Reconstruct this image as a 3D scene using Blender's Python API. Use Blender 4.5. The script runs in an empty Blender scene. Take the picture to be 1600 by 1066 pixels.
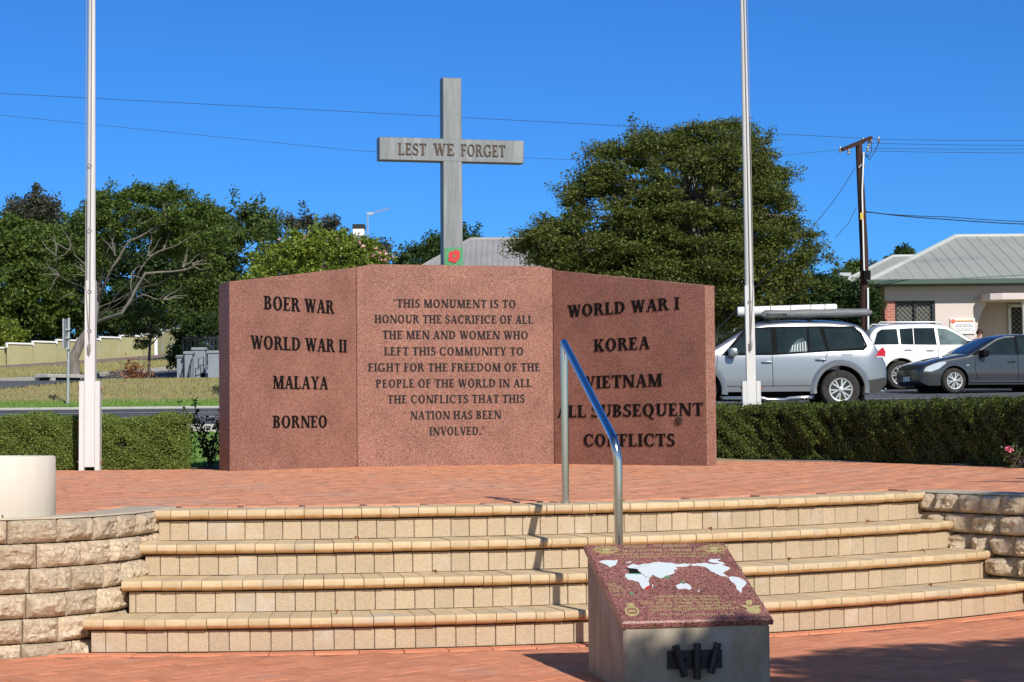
import bpy, bmesh, math, random
import numpy as np
from mathutils import noise as mnoise
from mathutils import Vector, Matrix

random.seed(7)
SC = bpy.context.scene
COL = SC.collection
R = math.radians

# ------------------------------------------------------------------ camera, sky, sun, exposure
F = 3200.0                       # focal length in photo pixels (photo 1600 x 1066)
EYE = 1.155
PITCH = math.atan(134 / F)
ROLL = -0.009
CAM_M = Matrix.Rotation(R(90) + PITCH, 3, 'X') @ Matrix.Rotation(ROLL, 3, 'Z')
cam_d = bpy.data.cameras.new('camera')
cam_d.sensor_width = 36.0
cam_d.lens = F / 1600 * 36
cam_d.clip_end = 3000
cam = bpy.data.objects.new('camera', cam_d)
cam.location = (0, 0, EYE)
cam.rotation_euler = CAM_M.to_euler()
COL.objects.link(cam)
SC.camera = cam

SUN_EL, SUN_AZ = R(35), R(21)    # sun behind the camera, to the right
SUN_DIR = Vector((math.sin(SUN_AZ) * math.cos(SUN_EL), -math.cos(SUN_AZ) * math.cos(SUN_EL), math.sin(SUN_EL)))
world = bpy.data.worlds.new('World')
SC.world = world
world.use_nodes = True
wn = world.node_tree.nodes
wl = world.node_tree.links
sky = wn.new('ShaderNodeTexSky')
sky.sky_type = 'NISHITA'
sky.sun_disc = False
sky.sun_elevation = SUN_EL
sky.sun_rotation = R(180) - SUN_AZ
sky.altitude = 300
sky.air_density = 0.9
sky.dust_density = 0.0
sky.ozone_density = 8
# the sky opposite the sun is a deep blue, the sky around the sun stays paler
tcw = wn.new('ShaderNodeTexCoord')
dt_ = wn.new('ShaderNodeVectorMath')
dt_.operation = 'DOT_PRODUCT'
dt_.inputs[1].default_value = (0, 1, 0)
wl.new(tcw.outputs['Generated'], dt_.inputs[0])
mr_ = wn.new('ShaderNodeMapRange')
mr_.interpolation_type = 'SMOOTHSTEP'
mr_.inputs['From Min'].default_value = -.5
mr_.inputs['From Max'].default_value = .7
wl.new(dt_.outputs['Value'], mr_.inputs['Value'])
tint = wn.new('ShaderNodeMix')
tint.data_type = 'RGBA'
tint.inputs[6].default_value = (1.2, 1.02, .88, 1)
tint.inputs[7].default_value = (.262, .605, .94, 1)
wl.new(mr_.outputs[0], tint.inputs['Factor'])
mu = wn.new('ShaderNodeMix')
mu.data_type = 'RGBA'
mu.blend_type = 'MULTIPLY'
mu.inputs['Factor'].default_value = 1
wl.new(sky.outputs[0], mu.inputs[6])
wl.new(tint.outputs[2], mu.inputs[7])
wl.new(mu.outputs[2], wn['Background'].inputs['Color'])
wn['Background'].inputs['Strength'].default_value = 0.11

sun_d = bpy.data.lights.new('sun', 'SUN')
sun_d.energy = 4.3
sun_d.angle = R(0.5)
sun_d.color = (1.0, 0.955, 0.88)
sun = bpy.data.objects.new('sun', sun_d)
sun.rotation_euler = (-SUN_DIR).to_track_quat('-Z', 'Y').to_euler()
sun.location = (8, -20, 30)
COL.objects.link(sun)
SC.view_settings.view_transform = 'Standard'
SC.view_settings.look = 'None'
SC.view_settings.gamma = 1
SC.view_settings.exposure = 0.15
SC.cycles.max_bounces = 6
SC.cycles.transparent_max_bounces = 8


def ray(px, py):
    return CAM_M @ Vector(((px - 800) / F, (533 - py) / F, -1))


def P(px, py, Y):
    d = ray(px, py)
    k = Y / d.y
    return Vector((d.x * k, Y, EYE + d.z * k))


def on_plane(px, py, o, n):
    d = ray(px, py)
    c = Vector((0, 0, EYE))
    return c + d * ((o - c).dot(n) / d.dot(n))


# ------------------------------------------------------------------ materials
def mat(name, c1, c2=None, scale=8.0, rough=0.7, metal=0.0, bump=0.0, bscale=None, stretch=(1, 1, 1),
        island=0.0, detail=5.0, lo=0.35, hi=0.65, spec=0.4, coat=0.0, c3=None, scale3=1.5, lo3=.5, hi3=.7):
    m = bpy.data.materials.new(name)
    m.use_nodes = True
    nt = m.node_tree
    N, Lk = nt.nodes, nt.links
    b = N['Principled BSDF']
    b.inputs['Roughness'].default_value = rough
    b.inputs['Metallic'].default_value = metal
    b.inputs['Specular IOR Level'].default_value = .12 if rough > .74 and spec == .4 else spec
    if coat:
        b.inputs['Coat Weight'].default_value = coat
        b.inputs['Coat Roughness'].default_value = 0.04
    b.inputs['Base Color'].default_value = (*c1, 1)
    tc = N.new('ShaderNodeTexCoord')
    mp = N.new('ShaderNodeMapping')
    mp.inputs['Scale'].default_value = stretch
    Lk.new(tc.outputs['Object'], mp.inputs['Vector'])
    out = None

    def noise(s, det=detail):
        n = N.new('ShaderNodeTexNoise')
        n.inputs['Scale'].default_value = s
        n.inputs['Detail'].default_value = det
        n.inputs['Roughness'].default_value = 0.6
        Lk.new(mp.outputs[0], n.inputs['Vector'])
        return n

    def rng(sock, lo, hi):
        r = N.new('ShaderNodeMapRange')
        r.inputs['From Min'].default_value = lo
        r.inputs['From Max'].default_value = hi
        Lk.new(sock, r.inputs['Value'])
        return r.outputs[0]

    def mix(fac, a, bcol):
        x = N.new('ShaderNodeMix')
        x.data_type = 'RGBA'
        Lk.new(fac, x.inputs['Factor'])
        for v, s in ((a, x.inputs[6]), (bcol, x.inputs[7])):
            if isinstance(v, tuple):
                s.default_value = (*v, 1)
            else:
                Lk.new(v, s)
        return x.outputs[2]
    if c2:
        out = mix(rng(noise(scale).outputs['Fac'], lo, hi), c1, c2)
    if c3:
        out = mix(rng(noise(scale3, 3).outputs['Fac'], lo3, hi3), out if out else c1, c3)
    if island:
        g = N.new('ShaderNodeNewGeometry')
        r = N.new('ShaderNodeMapRange')
        r.inputs['To Min'].default_value = 1 - island
        r.inputs['To Max'].default_value = 1 + island
        Lk.new(g.outputs['Random Per Island'], r.inputs['Value'])
        v = N.new('ShaderNodeVectorMath')
        v.operation = 'SCALE'
        if out is None:
            v.inputs[0].default_value = c1
        else:
            Lk.new(out, v.inputs[0])
        Lk.new(r.outputs[0], v.inputs['Scale'])
        out = v.outputs[0]
    if out is not None:
        Lk.new(out, b.inputs['Base Color'])
    if bump:
        bn = N.new('ShaderNodeBump')
        bn.inputs['Strength'].default_value = min(1, bump)
        bn.inputs['Distance'].default_value = 0.01
        Lk.new(noise(bscale or scale * 2, 6).outputs['Fac'], bn.inputs['Height'])
        Lk.new(bn.outputs[0], b.inputs['Normal'])
    return m


def granite(name, cols, scale=150, rough=0.4):
    m = bpy.data.materials.new(name)
    m.use_nodes = True
    N, Lk = m.node_tree.nodes, m.node_tree.links
    b = N['Principled BSDF']
    b.inputs['Roughness'].default_value = rough
    b.inputs['Specular IOR Level'].default_value = 0.18 if rough > .3 else .5
    tc = N.new('ShaderNodeTexCoord')
    v = N.new('ShaderNodeTexVoronoi')
    v.inputs['Scale'].default_value = scale
    Lk.new(tc.outputs['Object'], v.inputs['Vector'])
    sep = N.new('ShaderNodeSeparateColor')
    Lk.new(v.outputs['Color'], sep.inputs[0])
    cr = N.new('ShaderNodeValToRGB')
    cr.color_ramp.interpolation = 'CONSTANT'
    els = cr.color_ramp.elements
    els[0].position, els[0].color = 0, (*cols[0][1], 1)
    els[1].position, els[1].color = cols[1][0], (*cols[1][1], 1)
    for p, c in cols[2:]:
        e = els.new(p)
        e.color = (*c, 1)
    Lk.new(sep.outputs[0], cr.inputs[0])
    # broad weathering tone
    n = N.new('ShaderNodeTexNoise')
    n.inputs['Scale'].default_value = 2.5
    n.inputs['Detail'].default_value = 5
    Lk.new(tc.outputs['Object'], n.inputs['Vector'])
    r = N.new('ShaderNodeMapRange')
    r.inputs['From Min'].default_value = .3
    r.inputs['From Max'].default_value = .7
    r.inputs['To Min'].default_value = .86
    r.inputs['To Max'].default_value = 1.14
    Lk.new(n.outputs['Fac'], r.inputs['Value'])
    s = N.new('ShaderNodeVectorMath')
    s.operation = 'SCALE'
    Lk.new(cr.outputs[0], s.inputs[0])
    Lk.new(r.outputs[0], s.inputs['Scale'])
    Lk.new(s.outputs[0], b.inputs['Base Color'])
    return m


def leafmat(name, cols, trans=0.3, rough=0.55):
    m = bpy.data.materials.new(name)
    m.use_nodes = True
    N, Lk = m.node_tree.nodes, m.node_tree.links
    b = N['Principled BSDF']
    b.inputs['Roughness'].default_value = rough
    b.inputs['Specular IOR Level'].default_value = 0.3
    g = N.new('ShaderNodeNewGeometry')
    cr = N.new('ShaderNodeValToRGB')
    els = cr.color_ramp.elements
    els[0].position, els[0].color = 0, (*cols[0], 1)
    els[1].position, els[1].color = 1, (*cols[-1], 1)
    for i, c in enumerate(cols[1:-1]):
        e = els.new((i + 1) / (len(cols) - 1))
        e.color = (*c, 1)
    Lk.new(g.outputs['Random Per Island'], cr.inputs[0])
    Lk.new(cr.outputs[0], b.inputs['Base Color'])
    t = N.new('ShaderNodeBsdfTranslucent')
    Lk.new(cr.outputs[0], t.inputs['Color'])
    mx = N.new('ShaderNodeMixShader')
    mx.inputs[0].default_value = trans
    Lk.new(b.outputs[0], mx.inputs[1])
    Lk.new(t.outputs[0], mx.inputs[2])
    Lk.new(mx.outputs[0], N['Material Output'].inputs['Surface'])
    return m


M = {}
M['granite'] = granite('red_granite', [(0, (.085, .047, .039)), (.14, (.215, .094, .067)), (.36, (.30, .136, .096)), (.66, (.36, .18, .132)), (.88, (.42, .27, .22))], 185, .6)
M['plaque_granite'] = granite('polished_red_granite', [(0, (.07, .035, .028)), (.22, (.24, .085, .062)), (.5, (.33, .13, .10)), (.78, (.39, .20, .165))], 210, .32)
M['letter'] = mat('black_letter_paint', (.010, .009, .009), rough=.7, spec=.1)
M['letter_grey'] = mat('weathered_black_letter_paint', (.022, .020, .022), rough=.7, spec=.15)
M['bronze'] = mat('brown_bronze', (.10, .065, .045), (.06, .04, .03), 30, rough=.5, metal=.3)
M['zinc'] = mat('weathered_zinc', (.165, .182, .186), (.215, .232, .236), 3.2, rough=.5, metal=.35, stretch=(9, 9, .8), c3=(.29, .31, .315), scale3=1.3, lo3=.52, hi3=.75)
M['poppy_green'] = mat('green_enamel', (.06, .25, .10), (.08, .30, .14), 20, rough=.5)
M['poppy_red'] = mat('red_enamel', (.48, .02, .024), (.6, .05, .045), 60, rough=.5)
M['brick_paver'] = mat('red_clay_paver', (.63, .265, .142), (.69, .315, .18), 14, rough=.85, bump=.25, bscale=60, island=.07, c3=(.60, .36, .25), scale3=1.1, lo3=.52, hi3=.8)
M['brick_paver_low'] = mat('pink_red_clay_paver', (.63, .235, .125), (.70, .295, .17), 14, rough=.85, bump=.25, bscale=60, island=.11, c3=(.56, .33, .25), scale3=1.6, lo3=.6, hi3=.85)
M['sand'] = mat('jointing_sand', (.30, .13, .085), (.38, .19, .13), 20, rough=.95)
M['tread'] = mat('yellow_nosing_paver', (.56, .41, .235), (.62, .475, .295), 16, rough=.8, bump=.2, bscale=90, island=.09, c3=(.48, .40, .30), scale3=2.2, lo3=.55, hi3=.75)
M['riser'] = mat('sandstone_riser_paver', (.465, .36, .24), (.54, .42, .285), 60, rough=.85, bump=.6, bscale=120, island=.08, c3=(.56, .49, .40), scale3=3.5, lo3=.58, hi3=.75)
M['bounce_edge'] = mat('bounce_tinted_nosing_edge', (.44, .23, .09), (.54, .33, .17), 14, rough=.8)  # orange bounce light under the nosings, put into the colour
M['mortar'] = mat('grey_mortar', (.15, .11, .08), (.22, .165, .12), 20, rough=.95)
M['split'] = mat('split_face_block', (.44, .34, .23), (.70, .57, .41), 55, rough=.92, bump=1, bscale=110, island=.16, c3=(.50, .36, .25), scale3=4, lo3=.5, hi3=.75)
M['cap'] = mat('concrete_cap', (.58, .48, .35), (.47, .385, .28), 9, rough=.9, bump=.2)
M['concrete'] = mat('pale_concrete', (.44, .415, .38), (.37, .35, .325), 6, rough=.9, bump=.2)
M['planter'] = mat('painted_cement', (.70, .66, .58), (.66, .60, .50), 3, rough=.75, bump=.08, bscale=30, stretch=(3, 3, .5))
M['pedestal'] = mat('grey_cast_concrete', (.31, .26, .19), (.42, .36, .27), 6, rough=.75, bump=.15, bscale=40, stretch=(1.5, 1.5, .6), c3=(.44, .42, .39), scale3=2.5, lo3=.58, hi3=.8)
M['steel'] = mat('stainless_steel', (.62, .62, .60), rough=.16, metal=1.0)
M['pole_white'] = mat('white_pole_paint', (.66, .66, .645), (.60, .595, .58), 5, rough=.45, c3=(.55, .40, .30), scale3=7, lo3=.74, hi3=.85, stretch=(1, 1, .3))
M['galv'] = mat('galvanised_steel', (.42, .44, .45), (.5, .52, .53), 12, rough=.45, metal=.5)
M['rust'] = mat('rusty_bolt', (.30, .13, .07), rough=.8)
M['rope'] = mat('grey_rope', (.28, .26, .24), rough=.9)
M['black_iron'] = mat('black_painted_iron', (.02, .021, .024), rough=.4)
M['map_white'] = mat('white_inlay', (.66, .71, .71), rough=.3)
M['gold'] = mat('gold_paint', (.50, .40, .17), (.38, .32, .14), 60, rough=.4)
M['green_inlay'] = mat('green_inlay', (.1, .3, .14), rough=.4)
M['grass_dry'] = mat('dry_grass', (.30, .255, .12), (.40, .33, .185), 1.2, rough=.95, bump=1, bscale=25, c3=(.25, .265, .09), scale3=.35, lo3=.42, hi3=.62)
M['grass'] = mat('green_lawn', (.13, .26, .05), (.19, .33, .075), 3, rough=.95, bump=1, bscale=40)
M['grass_yellow'] = mat('yellow_green_grass', (.30, .31, .08), (.38, .36, .13), 1.5, rough=.95, bump=1, bscale=20)
M['asphalt'] = mat('asphalt', (.075, .078, .085), (.11, .112, .12), 3, rough=.85, bump=.3, bscale=60, c3=(.14, .14, .15), scale3=.25)
M['drive'] = mat('brown_driveway_gravel', (.23, .165, .135), (.29, .21, .175), 4, rough=.95)
M['line'] = mat('road_line_paint', (.72, .72, .70), (.6, .6, .58), 12, rough=.8)
M['mulch'] = mat('bark_mulch', (.075, .05, .04), (.16, .12, .10), 30, rough=1, bump=1, bscale=40)
M['bark'] = mat('grey_brown_bark', (.17, .135, .11), (.28, .24, .21), 9, rough=.95, bump=.8, bscale=20, stretch=(1, 1, .4))
M['bark_pale'] = mat('pale_grey_bark', (.15, .13, .11), (.25, .222, .195), 7, rough=.95, bump=.6, bscale=20, stretch=(1, 1, .4))
M['bark_dark'] = mat('dark_bark', (.075, .06, .05), (.12, .10, .085), 9, rough=.95)
M['leaf_big'] = leafmat('olive_leaves', [(.045, .07, .014), (.10, .135, .026), (.16, .195, .036), (.19, .17, .055)], .35)
M['leaf_jac'] = leafmat('fern_green_leaves', [(.045, .075, .015), (.10, .155, .028), (.18, .25, .05)], .36)
M['leaf_dark'] = leafmat('dark_green_leaves', [(.018, .04, .010), (.04, .075, .018), (.065, .11, .026)], .25)
M['leaf_mid'] = leafmat('mid_green_leaves', [(.04, .065, .014), (.085, .13, .026), (.15, .20, .045)], .33)
M['leaf_grey'] = leafmat('grey_green_needles', [(.045, .05, .03), (.075, .08, .05), (.10, .10, .065)], .2)
M['leaf_lime'] = leafmat('lime_green_leaves', [(.10, .15, .017), (.20, .26, .03), (.31, .37, .07)], .35, .4)
M['leaf_hedge'] = leafmat('box_hedge_leaves', [(.11, .155, .03), (.19, .25, .05), (.28, .34, .08)], .35)
M['leaf_hedge_dark'] = leafmat('mixed_hedge_leaves', [(.020, .036, .009), (.055, .082, .016), (.12, .155, .03), (.20, .24, .05)], .3)
M['leaf_rose'] = leafmat('rose_leaves', [(.03, .06, .015), (.06, .10, .03), (.16, .06, .04)], .3, .4)
M['pink'] = leafmat('pink_petals', [(.75, .30, .34), (.85, .55, .52)], .3)
M['rosepink'] = leafmat('deep_pink_petals', [(.75, .08, .16), (.85, .30, .36)], .3)
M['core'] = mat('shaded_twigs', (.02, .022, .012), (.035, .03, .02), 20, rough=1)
M['deadleaf'] = leafmat('dry_brown_leaves', [(.20, .07, .03), (.34, .14, .06)], .2)
M['render'] = mat('cream_render', (.66, .57, .53), (.62, .535, .495), 2, rough=.9, bump=.15)
M['roof_green'] = mat('pale_grey_green_roof_sheet', (.325, .335, .30), (.36, .37, .335), .7, rough=.6, stretch=(1, 1, 1))
M['roof_cap'] = mat('pale_roof_capping', (.46, .48, .45), rough=.55)
M['roof_grey'] = mat('weathered_grey_iron_roof', (.30, .29, .28), (.36, .35, .335), 1, rough=.6)
M['fascia'] = mat('dark_green_gutter', (.06, .095, .07), rough=.5)
M['white'] = mat('white_gloss_paint', (.78, .78, .76), rough=.5)
M['dark'] = mat('dark_recess', (.02, .022, .025), rough=.7)
M['screen'] = mat('security_mesh_backing', (.07, .07, .065), (.11, .11, .1), 2, rough=.4)
M['lattice'] = mat('mesh_lattice', (.24, .24, .215), rough=.5)
M['door_grey'] = mat('grey_pillar_paint', (.22, .25, .28), (.25, .28, .31), 3, rough=.8)
M['fence'] = mat('khaki_fence_sheet', (.33, .31, .15), (.38, .355, .19), 1.5, rough=.7)
M['timber'] = mat('dark_red_brown_pole', (.045, .022, .018), (.075, .042, .034), 6, rough=.85, stretch=(6, 6, .4))
M['wire'] = mat('black_cable', (.02, .022, .03), rough=.6)
M['yellow'] = mat('yellow_plate', (.62, .45, .08), rough=.6)
M['silver'] = mat('silver_car_paint', (.30, .315, .335), rough=.3, metal=.6, coat=.7)
M['whitecar'] = mat('white_car_paint', (.78, .78, .77), rough=.3, coat=.8)
M['darkcar'] = mat('dark_grey_car_paint', (.055, .06, .068), rough=.3, metal=.5, coat=.9)
M['glass'] = mat('dark_car_glass', (.010, .017, .016), (.022, .034, .030), 2.2, rough=.03, spec=.5)
M['glass_clear'] = mat('pale_green_car_glass', (.16, .22, .21), (.06, .08, .08), 3, rough=.05, spec=.7)
M['tyre'] = mat('black_tyre_rubber', (.03, .029, .028), (.055, .05, .046), 12, rough=.85)
M['alloy'] = mat('alloy_wheel', (.62, .62, .61), rough=.3, metal=.7)
M['plastic'] = mat('black_plastic_trim', (.005, .005, .006), rough=.7, spec=.1)
M['plastic_grey'] = mat('dark_grey_bumper_plastic', (.045, .043, .042), rough=.6)
M['chrome'] = mat('bright_chrome', (.75, .75, .75), rough=.12, metal=1)
M['red_lens'] = mat('red_lamp_lens', (.50, .012, .02), rough=.15, coat=.6)
M['clear_lens'] = mat('clear_lamp_lens', (.62, .64, .64), rough=.12, coat=.8, metal=.3)
M['vinyl'] = mat('grey_vinyl_cover', (.14, .145, .15), (.18, .185, .19), 8, rough=.55, bump=.4, bscale=9)
M['skin'] = mat('skin', (.50, .29, .21), rough=.6)
M['hair'] = mat('dark_brown_hair', (.035, .014, .010), rough=.7)
M['cloth'] = mat('faded_blue_cloth', (.12, .15, .22), rough=.9)
M['sign_red'] = mat('sign_red', (.70, .14, .08), rough=.6)
M['sign_grey'] = mat('sign_grey_lettering', (.30, .31, .34), rough=.6)
M['sign_yellow'] = mat('sign_yellow', (.78, .66, .25), rough=.6)


def brickmat():
    m = mat('red_brick_wall', (.4, .1, .07))
    N, Lk = m.node_tree.nodes, m.node_tree.links
    tc = N.new('ShaderNodeTexCoord')
    mp = N.new('ShaderNodeMapping')
    mp.inputs['Rotation'].default_value = (R(90), 0, 0)
    Lk.new(tc.outputs['Object'], mp.inputs['Vector'])
    b = N.new('ShaderNodeTexBrick')
    b.inputs['Color1'].default_value = (.38, .09, .06, 1)
    b.inputs['Color2'].default_value = (.46, .14, .09, 1)
    b.inputs['Mortar'].default_value = (.42, .34, .29, 1)
    b.inputs['Scale'].default_value = 1
    b.inputs['Brick Width'].default_value = .24
    b.inputs['Row Height'].default_value = .086
    b.inputs['Mortar Size'].default_value = .009
    Lk.new(mp.outputs[0], b.inputs['Vector'])
    Lk.new(b.outputs[0], N['Principled BSDF'].inputs['Base Color'])
    return m


M['brickwall'] = brickmat()


# ------------------------------------------------------------------ mesh helpers
class MB:
    def __init__(s):
        s.v, s.f = [], []

    def add(s, vs, fs):
        n = len(s.v)
        s.v += [tuple(v) for v in vs]
        s.f += [tuple(i + n for i in f) for f in fs]

    def box(s, c, d, rz=0.0, mtx=None):
        hx, hy, hz = d[0] / 2, d[1] / 2, d[2] / 2
        vs = [Vector((x, y, z)) for z in (-hz, hz) for x, y in ((-hx, -hy), (hx, -hy), (hx, hy), (-hx, hy))]
        if mtx is not None:
            vs = [mtx @ v for v in vs]
        elif rz:
            m = Matrix.Rotation(rz, 3, 'Z')
            vs = [m @ v for v in vs]
        c = Vector(c)
        s.add([v + c for v in vs], [(3, 2, 1, 0), (4, 5, 6, 7), (0, 1, 5, 4), (1, 2, 6, 5), (2, 3, 7, 6), (3, 0, 4, 7)])

    def bbox(s, c, d, bev, rz=0.0):
        """box with bevelled top edges"""
        hx, hy, hz = d[0] / 2, d[1] / 2, d[2] / 2
        m = Matrix.Rotation(rz, 3, 'Z')
        c = Vector(c)
        vs = []
        for z, k in ((-hz, 0), (hz - bev, 0), (hz, bev)):
            vs += [m @ Vector((x, y, z)) + c for x, y in ((-hx + k, -hy + k), (hx - k, -hy + k), (hx - k, hy - k), (-hx + k, hy - k))]
        fs = [(3, 2, 1, 0), (8, 9, 10, 11)]
        for a in (0, 4):
            for i in range(4):
                j = (i + 1) % 4
                fs.append((a + i, a + j, a + 4 + j, a + 4 + i))
        s.add(vs, fs)

    def tube(s, pts, rad, n=10, cap=True):
        pts = [Vector(p) for p in pts]
        if not isinstance(rad, (list, tuple)):
            rad = [rad] * len(pts)
        base = len(s.v)
        up = Vector((0, 0, 1))
        prev = None
        for i, p in enumerate(pts):
            t = (pts[min(i + 1, len(pts) - 1)] - pts[max(i - 1, 0)]).normalized()
            if prev is None:
                a = t.cross(up if abs(t.z) < .95 else Vector((1, 0, 0))).normalized()
            else:
                a = (prev - t * prev.dot(t)).normalized()
            prev = a
            b = t.cross(a)
            for k in range(n):
                w = 2 * math.pi * k / n
                s.v.append(tuple(p + (a * math.cos(w) + b * math.sin(w)) * rad[i]))
        for i in range(len(pts) - 1):
            for k in range(n):
                k2 = (k + 1) % n
                s.f.append((base + i * n + k, base + i * n + k2, base + (i + 1) * n + k2, base + (i + 1) * n + k))
        if cap:
            s.f.append(tuple(base + k for k in range(n))[::-1])
            e = base + (len(pts) - 1) * n
            s.f.append(tuple(e + k for k in range(n)))

    def lathe(s, prof, c, n=32, axis='Z'):
        """prof: list of (r, h)"""
        base = len(s.v)
        c = Vector(c)
        for r, h in prof:
            for k in range(n):
                w = 2 * math.pi * k / n
                x, y = r * math.cos(w), r * math.sin(w)
                v = Vector((x, y, h)) if axis == 'Z' else Vector((x, -h, y))
                s.v.append(tuple(c + v))
        for i in range(len(prof) - 1):
            for k in range(n):
                k2 = (k + 1) % n
                s.f.append((base + i * n + k, base + i * n + k2, base + (i + 1) * n + k2, base + (i + 1) * n + k))
        s.f.append(tuple(base + k for k in range(n))[::-1])
        e = base + (len(prof) - 1) * n
        s.f.append(tuple(e + k for k in range(n)))

    def prism(s, poly, o, u, w, n, d0, d1):
        """polygon in (a,b) coordinates -> o + a*u + b*w, extruded along n from d0 to d1"""
        o, u, w, n = Vector(o), Vector(u), Vector(w), Vector(n)
        k = len(poly)
        vs = [o + u * a + w * b + n * d0 for a, b in poly] + [o + u * a + w * b + n * d1 for a, b in poly]
        fs = [tuple(range(k))[::-1], tuple(range(k, 2 * k))]
        for i in range(k):
            j = (i + 1) % k
            fs.append((i, j, k + j, k + i))
        s.add(vs, fs)

    def grid(s, rows):
        base = len(s.v)
        m = len(rows[0])
        for r in rows:
            s.v += [tuple(p) for p in r]
        for i in range(len(rows) - 1):
            for j in range(m - 1):
                a = base + i * m + j
                s.f.append((a, a + 1, a + m + 1, a + m))

    def build(s, name, m, parent=None, origin=None, smooth=False, fix=True):
        """vertices are in world space unless the parent is given with local=..; origin moves the object origin"""
        me = bpy.data.meshes.new(name)
        off = Vector(origin) if origin is not None else Vector((0, 0, 0))
        if parent is not None:
            pw = wmat(parent)
            inv = (pw @ Matrix.Translation(off)).inverted() if origin is None else Matrix.Translation(-off)
            if s.local:
                inv = Matrix.Translation(-off)
            vs = [inv @ Vector(v) for v in s.v]
        else:
            vs = [Vector(v) - off for v in s.v]
        me.from_pydata([tuple(v) for v in vs], [], s.f)
        if fix:
            bm = bmesh.new()
            bm.from_mesh(me)
            bmesh.ops.recalc_face_normals(bm, faces=bm.faces)
            bm.to_mesh(me)
            bm.free()
        me.materials.append(m)
        if smooth:
            me.polygons.foreach_set('use_smooth', [True] * len(me.polygons))
            try:
                me.set_sharp_from_angle(angle=R(40 if smooth is True else smooth))
            except Exception:
                pass
        o = bpy.data.objects.new(name, me)
        COL.objects.link(o)
        o.location = off
        if parent is not None:
            o.parent = parent
        return o
    local = False


def LMB():
    m = MB()
    m.local = True
    return m


def wmat(o):
    m = Matrix.Translation(o.location) @ o.rotation_euler.to_matrix().to_4x4()
    return wmat(o.parent) @ m if o.parent else m


def thing(name, label, cat, loc=(0, 0, 0), rz=0, group=None):
    o = bpy.data.objects.new(name, None)
    COL.objects.link(o)
    o.empty_display_size = .2
    o.location = loc
    o.rotation_euler = (0, 0, rz)
    o['label'] = label
    o['category'] = cat
    if group:
        o['group'] = group
    return o


def tag(o, label=None, cat=None, group=None, kind=None):
    for k, v in (('label', label), ('category', cat), ('group', group), ('kind', kind)):
        if v:
            o[k] = v
    return o


def copy_tree(o, parent=None):
    c = o.copy()
    COL.objects.link(c)
    if parent:
        c.parent = parent
    for ch in list(o.children):
        copy_tree(ch, c)
    return c


def leaf_mesh(name, m, cen, size, aspect=.5, up=.4, seed=0, parent=None, outward=None, origin=None):
    """diamond leaves at the given centres"""
    rng = np.random.default_rng(seed)
    n = len(cen)
    nor = rng.normal(size=(n, 3))
    nor[:, 2] += up * 2
    if outward is not None:
        nor += outward
    nor /= np.linalg.norm(nor, axis=1)[:, None]
    t = rng.normal(size=(n, 3))
    t -= nor * (t * nor).sum(1)[:, None]
    t /= np.linalg.norm(t, axis=1)[:, None]
    b = np.cross(nor, t)
    sz = size * rng.uniform(.6, 1.35, n)[:, None]
    v = np.empty((n, 4, 3))
    v[:, 0] = cen - t * sz * .5
    v[:, 1] = cen - b * sz * aspect * .5 + nor * sz * .08
    v[:, 2] = cen + t * sz * .5
    v[:, 3] = cen + b * sz * aspect * .5 + nor * sz * .08
    off = np.array(origin) if origin is not None else np.zeros(3)
    if parent is not None:
        off = np.array(wmat(parent).translation)
    v = v.reshape(-1, 3) - off
    me = bpy.data.meshes.new(name)
    me.vertices.add(n * 4)
    me.vertices.foreach_set('co', v.ravel())
    me.loops.add(n * 4)
    me.loops.foreach_set('vertex_index', np.arange(n * 4))
    me.polygons.add(n)
    me.polygons.foreach_set('loop_start', np.arange(n) * 4)
    me.update(calc_edges=True)
    me.materials.append(m)
    o = bpy.data.objects.new(name, me)
    COL.objects.link(o)
    if parent is not None:
        o.parent = parent
    elif origin is not None:
        o.location = origin
    return o


def ncol(v):
    return tuple(float(x) for x in v)


def interp(pts, x):
    xs = [p[0] for p in pts]
    ys = [p[1] for p in pts]
    return float(np.interp(x, xs, ys))


# ------------------------------------------------------------------ terrain
PR = [(-50, -.02), (13.2, -.02), (16, .655), (25.5, .665), (32, 1.13), (38, 1.33), (45, 1.63), (51, 1.87), (54, 2.0), (62, 2.3), (80, 3.0), (120, 4.5), (300, 8), (1200, 14)]
PL = [(-50, -.02), (13.2, -.02), (16, .655), (25.5, .665), (32, 1.13), (45, 1.60), (46, 1.68), (50, 2.13), (53, 2.42), (57, 2.5), (68, 3.05), (75, 3.33), (88, 3.93), (110, 5.2), (300, 12), (1200, 20)]


def zt(x, y):
    a, b = interp(PR, y), interp(PL, y)
    t = min(1, max(0, (x + 7) / 9))
    t = t * t * (3 - 2 * t)
    tilt = .04 * (min(-8, max(-30, x)) + 22) * min(1, max(0, (y - 60) / 28)) * (1 - t)
    return b * (1 - t) + a * t + tilt


def sheet(name, m, near, far, dz, nu=60, nv=14, kind='structure'):
    """ruled sheet on the terrain between two polylines"""
    def along(pl, t):
        ls = [0]
        for a, b in zip(pl, pl[1:]):
            ls.append(ls[-1] + math.dist(a, b))
        s = t * ls[-1]
        return (np.interp(s, ls, [p[0] for p in pl]), np.interp(s, ls, [p[1] for p in pl]))
    rows = []
    for j in range(nv + 1):
        row = []
        for i in range(nu + 1):
            a, b = along(near, i / nu), along(far, i / nu)
            k = j / nv
            x, y = a[0] + (b[0] - a[0]) * k, a[1] + (b[1] - a[1]) * k
            row.append((x, y, zt(x, y) + dz))
        rows.append(row)
    mb = MB()
    mb.grid(rows)
    o = mb.build(name, m, smooth=True, fix=False)
    if kind:
        o['kind'] = kind
    return o


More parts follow.
